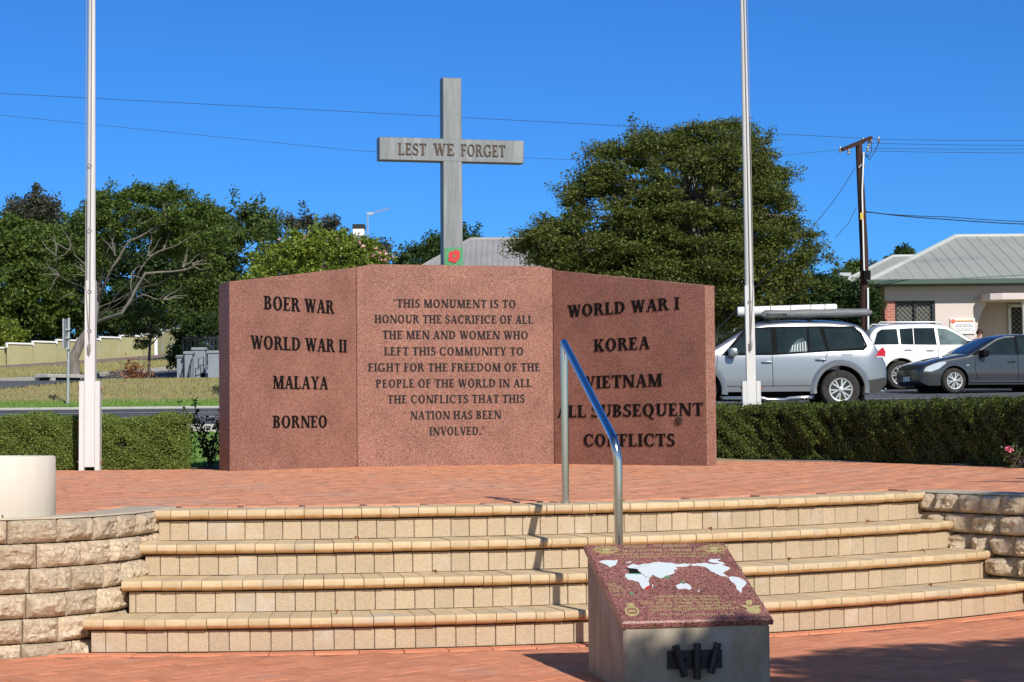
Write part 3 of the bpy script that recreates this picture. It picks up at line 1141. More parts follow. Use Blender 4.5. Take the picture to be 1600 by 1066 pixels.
mid = cx_ + uX * ((a + b) / 2) + UP * (z1 - .105)
for i, (dx, dz, r) in enumerate(((-.035, .025, .05), (.04, .045, .055), (.045, -.01, .048), (-.045, -.045, .045), (.005, -.05, .052))):
    dx, dz, r = dx * .8, dz * .8, r * .8
    pts = [(dx + r * math.cos(2 * math.pi * k / 14) * (1 + .12 * math.sin(5 * k + i)), dz + r * math.sin(2 * math.pi * k / 14) * (1 + .1 * math.cos(3 * k + i))) for k in range(14)]
    po.prism(pts, mid, uX, UP, nX, .006, .011 + .002 * i)
po.build('poppy', M['poppy_red'], plq)
pc = MB()
pc.tube([mid + nX * .018, mid + nX * .026], [.018, .014], 12)
pc.build('poppy_centre', M['poppy_green'], plq)

# ------------------------------------------------------------------ handrail
hr = thing('handrail', 'polished steel handrail with two posts standing on the steps', 'handrail', (.31, 12.2, TER))
P1 = Vector((.31, 12.2, TER))
P2 = Vector((.536, 10.5, 0))
t1 = P(882, 537, 12.2)
t2 = P(961, 690, 10.5)
rb = .0225
rail = MB()
pts = [Vector((t1.x, t1.y, t1.z - .03)), t1 + Vector((.003, -.012, .004))]
d = (t2 - t1).normalized()
ex = t2 + d * .0
pts = [t1 - d * .02, t1 + d * .1]
for i in range(1, 11):
    pts.append(t1.lerp(t2 - d * .06, .1 + .9 * i / 10))
z_dn = Vector((P2.x, P2.y, t2.z - .1))
for i in range(1, 8):
    k = i / 8
    a = (t2 - d * .06).lerp(t2, k)
    b = Vector(t2).lerp(z_dn, k)
    pts.append(a.lerp(b, k))
pts += [z_dn, Vector((P2.x, P2.y, t2.z - .3)), Vector((P2.x, P2.y, .4)), P2 - UP * .01]
rail.tube(pts, rb, 20)
rail.build('rail', M['steel'], hr, smooth=True)
post = MB()
post.tube([P1 - UP * .01, P1 + UP * .4, Vector((P1.x, P1.y, t1.z - .012))], rb * .98, 20)
post.build('post', M['steel'], hr, smooth=True)
fl = MB()
for p in (P1, P2):
    fl.tube([p, p + UP * .006], .032, 20)
fl.build('base_collar', M['steel'], hr, smooth=True)

# ------------------------------------------------------------------ pedestal with the map plaque
th = R(10)
PW, PD = .66, .75
ped = thing('memorial_pedestal', 'grey concrete pedestal with a sloping red granite map plaque in front of the steps', 'pedestal', (.475, 8.95, 0), th)
ZF, ZK = .29, .575
pb = LMB()
sec = [(0, -.01), (PD, -.01), (PD, ZK - .012), (0, ZF - .012)]
e = .012
vs = []
for x, k in ((0, e), (e, 0), (PW - e, 0), (PW, e)):
    vs += [(x, min(PD - k, max(k, y)), z - (k if z > .1 else 0)) for y, z in sec]
fs = [(0, 1, 2, 3), (12, 15, 14, 13)]
for a in (0, 4, 8):
    for i in range(4):
        fs.append((a + i, a + 4 + i, a + 4 + (i + 1) % 4, a + (i + 1) % 4))
pb.add(vs, fs)
pb.build('plinth', M['pedestal'], ped)
# plaque slab
sv = Vector((0, PD, ZK - ZF)).normalized()
sn = Vector((0, -sv.z, sv.y))
SL = math.hypot(PD, ZK - ZF)
slab_ = LMB()
o0 = Vector((-.012, 0, ZF)) - sv * .012
LW, LS = PW + .024, SL + .024
e = .008
th_ = .030
lay = [(0, 0, -.012), (0, 0, th_ - .012 - e), (e, e, th_ - .012)]
vs = []
for ex, ey, hz in lay:
    for a, b in ((ex, ey), (LW - ex, ey), (LW - ex, LS - ey), (ex, LS - ey)):
        vs.append(o0 + Vector((1, 0, 0)) * a + sv * b + sn * hz)
fs = [(3, 2, 1, 0), (8, 9, 10, 11)] + [(s + i, s + (i + 1) % 4, s + 4 + (i + 1) % 4, s + 4 + i) for s in (0, 4) for i in range(4)]
slab_.add(vs, fs)
plaque = slab_.build('map_plaque', M['plaque_granite'], ped)
top_h = th_ - .012
# plane of the plaque in world
pm = wmat(ped)
wo = pm @ (o0 + sn * top_h)
wn_ = pm.to_3x3() @ sn
wu = pm.to_3x3() @ Vector((1, 0, 0))
wv = pm.to_3x3() @ sv


# bilinear map from the photo's plaque quad to the slab, so that marks sit where they do in the photo
QUAD = [(90, 105), (1025, 76), (1338, 590), (325, 640)]     # zoomed px: back-left, back-right, front-right, front-left


def quad_uv(zx, zy):
    a, b, c, d = [Vector(q) for q in QUAD]
    s, t = .5, .5
    for _ in range(12):
        p = a * (1 - s) * (1 - t) + b * s * (1 - t) + c * s * t + d * (1 - s) * t
        ds = (b - a) * (1 - t) + (c - d) * t
        dt = (d - a) * (1 - s) + (c - b) * s
        ex, ey = zx - p.x, zy - p.y
        det = ds.x * dt.y - ds.y * dt.x
        s += (ex * dt.y - ey * dt.x) / det
        t += (ds.x * ey - ds.y * ex) / det
    # perspective: rows nearer the back are compressed
    tt = t * (1 + .10 * (t - 1))
    return (s * LW, (1 - tt) * LS)


def mark(mb, poly, h=.0012):
    q = [quad_uv(*p) for p in poly]
    mb.prism(q, wo, wu, wv, wn_, -.0005, h)


mw = MB()
CONT = [
    [(190, 240), (232, 229), (315, 225), (306, 262), (266, 281), (240, 263), (212, 247)],
    [(352, 303), (388, 292), (380, 272), (412, 256), (458, 263), (500, 251), (540, 246), (590, 235), (650, 243), (760, 245), (806, 250), (790, 263), (742, 270), (700, 276), (716, 286), (690, 298), (700, 310), (676, 325), (640, 334), (602, 356), (580, 348), (548, 330), (536, 346), (512, 352), (480, 326), (462, 318), (455, 300), (400, 290)],
    [(362, 345), (372, 326), (430, 326), (478, 330), (506, 352), (530, 358), (520, 378), (526, 402), (492, 432), (470, 416), (455, 382), (410, 370), (378, 362)],
    [(700, 405), (726, 390), (742, 386), (752, 392), (774, 385), (806, 415), (795, 428), (752, 420), (716, 423)],
    [(804, 250), (850, 243), (900, 240), (930, 246), (960, 252), (1010, 246), (1036, 262), (1072, 276), (1042, 294), (1020, 312), (1046, 330), (1058, 342), (1022, 332), (960, 307), (920, 281), (880, 266), (812, 263)],
    [(918, 226), (940, 209), (1006, 205), (984, 222), (1036, 248), (1000, 244), (960, 238)],
    [(1058, 340), (1090, 335), (1166, 360), (1176, 376), (1142, 410), (1131, 445), (1110, 420), (1096, 381), (1064, 356)],
    [(374, 242), (400, 235), (408, 240), (380, 247)],
    [(540, 400), (548, 398), (550, 412), (543, 416)],
    [(844, 436), (862, 424), (858, 436), (848, 441)],
]
cr_ = random.Random(3)


def coast(poly, lv=2):
    for _ in range(lv):
        q = []
        for a, b in zip(poly, poly[1:] + poly[:1]):
            dx, dy = b[0] - a[0], b[1] - a[1]
            k = cr_.uniform(-.13, .13)
            q += [a, ((a[0] + b[0]) / 2 - dy * k * 1.4, (a[1] + b[1]) / 2 + dx * k * .7)]
        poly = q
    return poly


for c in CONT:
    mark(mw, coast(c))
mw.build('world_map', M['map_white'], plaque)
mk = MB()
mark(mk, [(362, 290), (396, 287), (452, 293), (446, 303), (472, 318), (466, 330), (388, 318), (396, 302)], .002)
mk.build('dark_inlay', M['letter'], plaque)
mr = MB()
mark(mr, [(488, 431), (500, 418), (528, 404), (532, 410), (512, 430)], .002)
mr.build('red_inlay', M['poppy_red'], plaque)
mg = MB()
for c in ([(628, 342), (650, 334), (660, 348), (642, 357)], [(728, 376), (750, 371), (764, 378), (744, 385)], [(388, 324), (472, 324), (468, 330), (392, 329)], [(390, 455), (410, 452), (416, 466), (396, 472)]):
    mark(mg, c, .0022)
mg.build('green_inlay', M['green_inlay'], plaque)
gd = MB()
rnd = random.Random(12)


def gold_line(x0, y0, x1, y1, h):
    x = x0
    while x < x1:
        wd = rnd.uniform(4, 8)
        y = y0 + (y1 - y0) * (x - x0) / (x1 - x0)
        k = rnd.random()
        if k < .86:
            mark(gd, [(x, y), (x + 2.6, y), (x + 2.6, y - h), (x, y - h)])
            yy = y - h * rnd.choice([0, .4, .72])
            mark(gd, [(x + 2.6, yy), (x + wd, yy), (x + wd, yy - h * .3), (x + 2.6, yy - h * .3)], .0015)
            if k < .4:
                mark(gd, [(x + wd, y), (x + wd + 2.2, y), (x + wd + 2.2, y - h), (x + wd, y - h)], .0018)
            x += wd + 5.5
        else:
            x += 11


for a in ((355, 128, 510, 124, 15), (545, 118, 790, 112, 13), (350, 160, 860, 146, 14), (190, 190, 1030, 168, 10), (350, 206, 940, 190, 10),
          (245, 405, 300, 403, 9), (252, 420, 335, 417, 8), (255, 436, 345, 433, 8), (265, 452, 360, 449, 8), (275, 478, 370, 474, 8),
          (540, 482, 990, 470, 11), (570, 502, 985, 490, 11), (470, 526, 1100, 506, 11), (530, 546, 1060, 528, 11), (505, 568, 1110, 540, 11), (580, 592, 1070, 576, 8)):
    gold_line(*a)
gd.build('gold_lettering', M['gold'], plaque)


def rising_badge(cx, cy, s):
    mb = MB()
    for i in range(11):
        a = R(12 + 156 * i / 10)
        r = s * (1 - .06 * (i % 2))
        w = .06
        c0 = (cx + .25 * s * math.cos(a), cy - .11 * s * math.sin(a))
        mark(mb, [c0, (cx + r * math.cos(a - w), cy - .45 * r * math.sin(a - w)), (cx + r * math.cos(a + w), cy - .45 * r * math.sin(a + w))], .0012 + .0002 * (i % 3))
    mark(mb, [(cx + .3 * s * math.cos(2 * math.pi * k / 12), cy - .04 * s + .16 * s * math.sin(2 * math.pi * k / 12)) for k in range(12)], .0022)
    mark(mb, [(cx - .9 * s, cy + .02 * s), (cx - .5 * s, cy + .1 * s), (cx, cy + .14 * s), (cx + .5 * s, cy + .1 * s), (cx + .9 * s, cy + .02 * s), (cx + .5 * s, cy + .2 * s), (cx, cy + .24 * s), (cx - .5 * s, cy + .2 * s)], .0026)
    return mb


rising_badge(236, 152, 92).build('sunray_emblem', M['gold'], plaque)
rising_badge(955, 135, 92).build('sunray_emblem', M['gold'], plaque)
em = MB()
ringp = lambda cx, cy, rx, ry, n=18: [(cx + rx * math.cos(2 * math.pi * k / n), cy + ry * math.sin(2 * math.pi * k / n)) for k in range(n)]
for k in range(18):
    a0, a1 = 2 * math.pi * k / 18, 2 * math.pi * (k + 1) / 18
    mark(em, [(398 + 48 * math.cos(a0), 572 + 30 * math.sin(a0)), (398 + 48 * math.cos(a1), 572 + 30 * math.sin(a1)), (398 + 36 * math.cos(a1), 572 + 21 * math.sin(a1)), (398 + 36 * math.cos(a0), 572 + 21 * math.sin(a0))])
mark(em, [(370, 540), (366, 520), (382, 528), (390, 514), (400, 528), (414, 520), (412, 540)], .002)
mark(em, [(372, 568), (424, 566), (424, 574), (372, 577)], .002)
mark(em, [(380, 590), (430, 588), (430, 597), (384, 599)], .002)
em.build('anchor_emblem', M['gold'], plaque)
em = MB()
mark(em, [(1160, 500), (1175, 482), (1185, 492), (1195, 482), (1208, 498), (1200, 512), (1166, 514)], .002)
mark(em, [(1120, 516), (1170, 518), (1190, 530), (1215, 518), (1270, 514), (1230, 530), (1215, 545), (1172, 546), (1150, 530)], .0016)
mark(em, ringp(1210, 545, 48, 22), .0012)
em.build('wings_emblem', M['gold'], plaque)
# crossed bars bracket on the front
mt = LMB()


def front(px, py):
    p = on_plane(px, py, pm @ Vector((0, 0, 0)), pm.to_3x3() @ Vector((0, -1, 0)))
    q = pm.inverted() @ p
    return q.x, q.z


bx0, bz1 = front(1042, 1017)
bx1, bz0 = front(1127, 1043)
mt.box(((bx0 + bx1) / 2, -.008, (bz0 + bz1) / 2), (bx1 - bx0, .016, bz1 - bz0))
br = mt.build('bracket_plate', M['black_iron'], ped)
for i, (xa, ya, xb, yb, mm) in enumerate(((1052, 1007, 1067, 1056, 0), (1086, 1004, 1086, 1060, 0), (1118, 1003, 1107, 1051, 1))):
    a, b = front(xa, ya), front(xb, yb)
    rd = LMB()
    rd.tube([(a[0], -.036, a[1]), (b[0], -.036, b[1])], .0165, 16)
    rd.build('bar', M['black_iron'], ped, smooth=True)
for px in (1046, 1071, 1096, 1122):
    a = front(px, 1030)
    bo = LMB()
    bo.lathe([(.009, .014), (.009, .022), (.006, .026)], (a[0], 0, a[1]), 8, axis='Y')
    bo.build('bolt', M['black_iron'], ped)

# ------------------------------------------------------------------ flagpoles
def flagpole(base, lean, sleeve_top, label, rope_side, zs):
    """base point, x lean per metre, top of the square lower tube"""
    rt = thing('flagpole', label, 'flagpole', base, 0, 'white flagpoles beside the memorial')
    zs0 = sleeve_top
    X = lambda z: lean * z
    # channels
    for s in (-1, 1):
        mb = LMB()
        mb.prism([(s * .062 - .0, 0), (s * .118, 0), (s * .118 + lean * 1.02, 1.02), (s * .062 + lean * 1.02, 1.02)], (0, 0, 0), (1, 0, 0), (0, 0, 1), (0, -1, 0), -.06, .062)
        mb.build('channel', M['pole_white'], rt)
    lo = LMB()
    lo.prism([(-.058, .04), (.058, .04), (.058 + X(zs0), zs0), (-.058 + X(zs0), zs0)], (0, 0, 0), (1, 0, 0), (0, 0, 1), (0, -1, 0), -.058, .054)
    lo.build('square_tube', M['pole_white'], rt)
    tp = LMB()
    n = 14
    H = 8.2
    tp.tube([(X(zs0 - .05 + (H - zs0) * i / n), 0, zs0 - .05 + (H - zs0) * i / n) for i in range(n + 1)], [.054 - .026 * i / n for i in range(n + 1)], 20)
    po = tp.build('pole', M['pole_white'], rt, smooth=True)
    fn = LMB()
    fn.lathe([(.03, 0), (.07, .03), (.07, .06), (.02, .1)], (X(H), 0, H - .06), 16)
    fn.build('finial', M['pole_white'], rt, smooth=True)
    bt = LMB()
    for z in (.93, .1):
        bt.tube([(-.142, -.01, z), (.142, -.01, z)], .014, 8)
    bt.build('bolt', M['rust'], rt, smooth=True)
    hal = LMB()
    pts = [(X(zs0 - .75), -.075, zs0 - .75), (X(zs0) + .006, -.075, zs0), (X(zs0 + 1.5) + .01, -.062, zs0 + 1.5), (X(7.6) + .012, -.045, 7.6)]
    hal.tube(pts, .006, 6)
    pts = [(X(zs0 - .75), -.07, zs0 - .75), (X(zs0) + rope_side * .05, -.06, zs0), (X(zs0 + 1.5) + rope_side * .058, -.03, zs0 + 1.5), (X(7.6) + rope_side * .05, -.02, 7.6)]
    hal.tube(pts, .005, 6)
    hal.build('halyard', M['rope'], rt)
    cl = LMB()
    z = zs0 - .78
    cl.tube([(X(z), -.055, z), (X(z), -.09, z)], .012, 8)
    cl.tube([(X(z), -.085, z - .07), (X(z), -.095, z), (X(z), -.085, z + .07)], [.006, .012, .006], 8)
    for k in range(5):
        cl.tube([(X(z) - .02, -.09, z - .04 + .02 * k), (X(z) + .02, -.098, z - .03 + .02 * k)], .006, 6)
    cl.build('cleat', M['rope'], rt)
    for zz in zs:
        rg = LMB()
        rg.tube([(X(zz) + .02 * math.cos(a), -.068, zz + .02 * math.sin(a)) for a in np.linspace(0, 2 * math.pi, 13)], .005, 6)
        rg.build('rope_ring', M['galv'], rt)
    return rt


fl1 = P(141, 735, 23.45)
fl2 = P(1176, 718, 26.6)
flagpole((fl1.x, fl1.y, TER), .004, 2.17, 'white flagpole left of the memorial, in front of the left hedge', -1, (2.05, 1.6, 2.75, 3.5))
flagpole((fl2.x, fl2.y, TER), -.0075, 2.26, 'white flagpole right of the memorial, in front of the silver four wheel drive', 1, (2.05,))

# ------------------------------------------------------------------ plants
def hedge(name, label, path, z0, width, height, m, n, leaf, seed, nose=0.12, face=.9):
    rng = np.random.default_rng(seed)
    d = np.array(path, float)
    ln = np.concatenate([[0], np.cumsum(np.linalg.norm(np.diff(d, axis=0), axis=1))])
    Lh = ln[-1]
    root = thing(name, label, 'hedge', (d[:, 0].mean(), d[:, 1].mean(), z0))

    def pos(s, a, zz):
        i = np.clip(np.searchsorted(ln, s) - 1, 0, len(d) - 2)
        q = (d[i + 1] - d[i]) / np.linalg.norm(d[i + 1] - d[i], axis=-1)[:, None]
        p = d[i] + q * (s - ln[i])[:, None]
        nn = np.stack([q[:, 1], -q[:, 0]], 1)
        return np.concatenate([p + nn * a[:, None], zz[:, None]], 1), nn
    # samples over a rounded-box shell: front, back, top, ends
    s = rng.uniform(-width * .5 * 0, Lh, n)
    per = 2 * height + width
    t = rng.uniform(0, per, n)
    fr = rng.random(n) < .55
    t = np.where(fr, rng.uniform(0, height, n), t)
    a = np.where(t < height, width / 2, np.where(t < height + width, width / 2 - (t - height), -width / 2))
    zz = np.where(t < height, t, np.where(t < height + width, height, per - t))
    # round the top edges and the ends
    r = .13
    ov = np.clip((np.abs(a) - (width / 2 - r)) / r, 0, 1)
    oz = np.clip((zz - (height - r)) / r, 0, 1)
    rr = np.sqrt(ov ** 2 + oz ** 2)
    k = np.where(rr > 1, 1 / np.maximum(rr, 1e-6), 1)
    a = np.sign(a) * (np.minimum(np.abs(a), width / 2 - r) + ov * k * r)
    zz = np.minimum(zz, height - r) + oz * k * r
    for e0, sg in ((0, 1), (Lh, -1)):
        ds = np.clip((nose * 2 - np.abs(s - e0)) / (nose * 2), 0, 1)
        a = a * (1 - .55 * ds ** 2.2)
    lump = (np.sin(s * 3.1 + seed) * np.sin(zz * 7 + seed) * .028 + np.sin(s * 8.3 + zz * 5) * .022 + np.sin(s * 17 + zz * 23) * .016 + np.where(rng.random(n) < .03, rng.uniform(.0, .06, n), 0))
    depth = np.abs(rng.normal(0, .03, n))
    out = 1 + (lump - depth) / (width / 2)
    a = a * out
    zz = np.maximum(.0, zz + lump * .8 - depth * (np.abs(a) < width * .35) + rng.normal(0, .008, n))
    p, nn = pos(s, a, zz + z0)
    sd_ = np.array([seed * 1.7, seed * .9])
    q = np.stack([s + sd_[0], zz * 1.5 + sd_[1]], 1)
    holes = sum(np.sin(q @ w + ph) for w, ph in ((np.array([4.1, 6.7]), 1.0), (np.array([-7.3, 5.2]), 2.2), (np.array([11.7, -3.1]), .4), (np.array([2.3, 13.1]), 4.0), (np.array([-14.9, -9.7]), 5.5))) / 2.2 + rng.normal(0, .3, n)
    keep = (holes > (-0.8 if face > 1 else -1.25)) | (zz > height * .85)
    p, nn, a = p[keep], nn[keep], a[keep]
    outw = np.concatenate([nn * np.sign(a)[:, None] * face, np.full((len(a), 1), .3)], 1)
    leaf_mesh('foliage', m, p, leaf, .6, .25, seed, root, outw)
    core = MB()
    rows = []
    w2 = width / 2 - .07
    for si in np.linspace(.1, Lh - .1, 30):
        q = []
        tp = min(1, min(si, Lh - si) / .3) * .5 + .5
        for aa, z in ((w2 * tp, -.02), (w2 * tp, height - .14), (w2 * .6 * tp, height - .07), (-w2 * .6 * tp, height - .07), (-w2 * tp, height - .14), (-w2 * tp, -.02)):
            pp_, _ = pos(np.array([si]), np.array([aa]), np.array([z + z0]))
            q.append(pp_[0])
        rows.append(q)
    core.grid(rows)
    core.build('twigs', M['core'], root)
    return root


hz = TER
hedge('hedge', 'clipped green hedge behind the left flagpole', [(-9.2, 24.25), (-6.5, 24.2), (-5.0, 24.15), (-3.76, 24.12)], hz, .74, .63, M['leaf_hedge'], 170000, .023, 3, nose=.2, face=.5)
hedge('hedge', 'long dark green hedge curving behind the terrace on the right', [(1.7, 27.3), (2.55, 27.0), (3.5, 26.25), (4.3, 25.0), (4.9, 23.4), (5.25, 22.2), (5.55, 20.8), (6.1, 18.6), (6.7, 16.5)], hz, .85, .70, M['leaf_hedge_dark'], 240000, .028, 5, face=2.0)
mul = MB()
mul.grid([[(-3.75 + .2 * i, 23.72 + j * .3, TER + .004 + .012 * math.sin(i * 3.1 + j * 2)) for i in range(8)] for j in range(6)])
tag(mul.build('mulch_bed', M['mulch'], smooth=True), kind='structure')
mul = MB()
mul.grid([[(x, back_y(x) - .1 + j * .35, TER + .002 + .006 * math.sin(x * 9 + j)) for x in np.linspace(1.3, 6.8, 46)] for j in range(3)])
tag(mul.build('mulch_bed', M['mulch'], smooth=True), kind='structure')
ed = MB()
rows = []
for x in np.linspace(2.2, 6.4, 50):
    y = back_y(x) - .12
    rows.append([(x - .05, y - .05, TER - .01), (x - .05, y - .05, TER + .012), (x + .01, y + .01, TER + .012), (x + .01, y + .01, TER - .01)])
ed.grid(rows)
tag(ed.build('garden_edging', M['concrete']), kind='structure')


def shrub_stems(name, label, base, h, spread, nst, nlf, leaf, m, seed, cat='shrub', flowers=None):
    rng = np.random.default_rng(seed)
    root = thing(name, label, cat, base)
    st, cen = LMB(), []
    tips = []
    for i in range(nst):
        a = rng.uniform(0, 2 * math.pi)
        hh = h * rng.uniform(.55, 1)
        sp_ = spread * rng.uniform(.3, 1)
        pts = [Vector((0, 0, 0))]
        for k in range(1, 6):
            f = k / 5
            pts.append(Vector((math.cos(a) * sp_ * f ** 1.4 + rng.normal(0, .012), math.sin(a) * sp_ * f ** 1.4 + rng.normal(0, .012), hh * f)))
        st.tube(pts, [.010 * (1 - .12 * k) for k in range(6)], 5)
        tips.append(pts[-1])
        for _ in range(nlf):
            f = rng.uniform(.15, 1)
            k = min(4, int(f * 5))
            p = pts[k].lerp(pts[k + 1], f * 5 - k)
            cen.append((p.x + rng.normal(0, leaf), p.y + rng.normal(0, leaf), max(.02, p.z + rng.normal(0, leaf * .8))))
    st.build('stem', M['bark_dark'], root)
    leaf_mesh('foliage', m, np.array(cen) + np.array(base), leaf, .65, .3, seed, root)
    if flowers:
        for p in tips[:flowers]:
            c = []
            for k in range(16):
                v = rng.normal(size=3)
                v /= np.linalg.norm(v)
                c.append(np.array(p) + v * .025 + np.array(base))
            leaf_mesh('bloom', M['rosepink'], np.array(c), .05, .8, .3, seed + 1, root)
    return root


b = P(322, 728, 24.5)
shrub_stems('rose_bush', 'thin rose bush with reddish leaves beside the left end of the memorial', (b.x + .05, 24.45, TER), .86, .34, 10, 55, .05, M['leaf_rose'], 4)
b = P(1580, 735, 20.6)
shrub_stems('rose_bush', 'small rose bush with one pink bloom at the end of the right hedge', (b.x, 20.4, TER), .26, .10, 6, 22, .045, M['leaf_rose'], 6, flowers=1)
for i, (px, py, lab) in enumerate(((1592, 726, 'pale garden edging stone at the right hedge corner'),)):
    b = P(px, py, 20.7)
    eb = MB()
    eb.bbox((b.x + .08, 20.6, TER + .05), (.34, .16, .1), .015, R(38))
    tag(eb.build('edging_stone', M['concrete'], origin=(b.x + .08, 20.6, TER)), lab, 'stone')


def in_poly(x, y, poly):
    c = False
    n = len(poly)
    for i in range(n):
        x0, y0 = poly[i]
        x1, y1 = poly[(i + 1) % n]
        if (y0 > y) != (y1 > y) and x < (x1 - x0) * (y - y0) / (y1 - y0) + x0:
            c = not c
    return c


def tree(name, label, outline, Y, depth, ncl, crad, nleaf, leaf, m, trunk, trad, bark, seed, flat=.55, cat='tree', nlimb=None, limb_r=.05,
         aspect=.5, up=.4, edge=.45, group=None, vis=None, hollow=.0, limb_from=.55, base=None):
    """crown filling an outline at distance Y; clumps get their own depth inside a rounded volume"""
    rng = np.random.default_rng(seed)
    xs_ = [p[0] for p in outline]
    ys_ = [p[1] for p in outline]
    cx, cy = (min(xs_) + max(xs_)) / 2, (min(ys_) + max(ys_)) / 2
    mpp = Y / F
    cl = []
    tries = 0
    area = abs(sum(outline[i][0] * outline[i - 1][1] - outline[i - 1][0] * outline[i][1] for i in range(len(outline)))) / 2
    mind = .62 * math.sqrt(area / ncl)
    while len(cl) < ncl and tries < ncl * 60:
        tries += 1
        x, y = rng.uniform(min(xs_), max(xs_)), rng.uniform(min(ys_), max(ys_))
        if not in_poly(x, y, outline):
            continue
        md_ = mind if tries < ncl * 25 else mind * .6
        if any((x - q[0]) ** 2 + (y - q[1]) ** 2 < md_ * md_ for q in cl):
            continue
        # half extent of the outline at this height, for a rounded depth
        l = x
        while l > min(xs_) and in_poly(l, y, outline):
            l -= 4
        r = x
        while r < max(xs_) and in_poly(r, y, outline):
            r += 4
        hw = max(6, (r - l) / 2)
        f = (x - (l + r) / 2) / hw
        up_room = 1.0
        dmax = depth * math.sqrt(max(.03, 1 - f * f)) * min(1, .35 + hw / (.5 * (max(xs_) - min(xs_))) * .8)
        sgn = -1 if rng.random() < .68 else 1
        dd = sgn * dmax * rng.uniform(.45, 1) ** (.6)
        cl.append((x, y, dd))
    trk = [P(px, py, Y + (q[0] if q else 0)) for px, py, *q in trunk]
    b0 = Vector(base) if base else trk[0]
    root = thing(name, label, cat, b0, 0, group)
    tm = MB()
    n = len(trk)
    # smooth trunk
    pts, rads = [], []
    for i in range(n - 1):
        for k in range(4):
            pts.append(trk[i].lerp(trk[i + 1], k / 4))
            rads.append(trad * (1 - .6 * (i + k / 4) / (n - 1)))
    pts.append(trk[-1])
    rads.append(trad * .4)
    rads[0] *= 1.35
    tm.tube(pts, rads, 12)
    tm.build('trunk', bark, root, smooth=True)
    cen3 = np.array([list(P(x, y, Y + d_)) for x, y, d_ in cl])
    lm = MB()
    lim = rng.permutation(len(cl))[:(nlimb or min(len(cl), 40))]
    for i in lim:
        tgt = Vector(cen3[i])
        k = int(len(pts) * rng.uniform(limb_from, 1)) - 1
        s = pts[max(0, k)]
        mid = s.lerp(tgt, .5) + Vector((rng.normal(0, .08), rng.normal(0, .08), -.06)) * (tgt - s).length * .6
        q = []
        for t in np.linspace(0, 1, 7):
            q.append(s * (1 - t) ** 2 + mid * 2 * t * (1 - t) + tgt * t * t + Vector(rng.normal(0, .015, 3)) * (tgt - s).length * (0 if t in (0, 1) else 1))
        lr = limb_r * rng.uniform(.5, 1.1)
        lm.tube(q, [lr * (1 - .8 * t) for t in np.linspace(0, 1, 7)], 6)
        # twigs
        for _ in range(3):
            e = tgt + Vector(np.clip(rng.normal(0, crad * .35, 3), -crad * .5, crad * .5))
            lm.tube([tgt.lerp(s, .2), e], [lr * .3, lr * .08], 4)
    if lm.v:
        lm.build('limbs', vis or bark, root, smooth=True)
    per = nleaf // len(cl)
    L = []
    for c in cen3:
        rr = crad * rng.choice([.4, .6, .85, 1.0, 1.15, 1.35])
        k = max(10, int(per * (rr / crad) ** 2))
        v = rng.normal(size=(k, 3))
        v /= np.linalg.norm(v, axis=1)[:, None]
        rad = rng.uniform(hollow, 1, k) ** edge
        # sprays: pull leaves toward a few spokes so that the edge is ragged
        sp_ = rng.normal(size=(9, 3))
        sp_ /= np.linalg.norm(sp_, axis=1)[:, None]
        v = v * .55 + sp_[rng.integers(0, 9, k)] * .7
        p = c + v * rad[:, None] * rr * np.array([1, 1, flat])
        L.append(p)
    # loose sprigs round the edge of the crown
    ctr = cen3.mean(0)
    for c in cen3[rng.permutation(len(cen3))[:max(6, len(cen3) // 3)]]:
        d_ = c - ctr
        d_ = d_ / (np.linalg.norm(d_) + 1e-6) + rng.normal(0, .35, 3)
        k = max(6, per // 7)
        tt_ = rng.random(k)[:, None]
        L.append(c + d_ * crad * (.45 + .55 * tt_) + rng.normal(0, crad * .2, (k, 3)) * (1.1 - tt_ * .5))
    L = np.concatenate(L)
    leaf_mesh('foliage', m, L, leaf, aspect, up, seed, root)
    return root, pts, cen3


# spreading tree behind the cars
BIG = [(822, 368), (855, 354), (885, 326), (905, 290), (930, 258), (948, 230), (985, 216), (1000, 224), (1026, 202), (1062, 192), (1090, 196), (1112, 193), (1150, 200), (1172, 222), (1208, 242), (1222, 272), (1234, 304), (1226, 326), (1248, 354), (1282, 358), (1274, 402), (1268, 432), (1248, 470), (1180, 500), (1050, 505), (930, 480), (865, 430), (828, 394)]
tree('spreading_tree', 'broad olive green tree with layered branches behind the memorial on the right', BIG, 64, 3.6, 360, .64, 330000, .105, M['leaf_big'],
     [(1080, 575), (1082, 500), (1076, 430), (1070, 350), (1075, 280)],   .34, M['bark'], 21, flat=.5, nlimb=200, limb_r=.075, up=.7, aspect=.45, limb_from=.25)
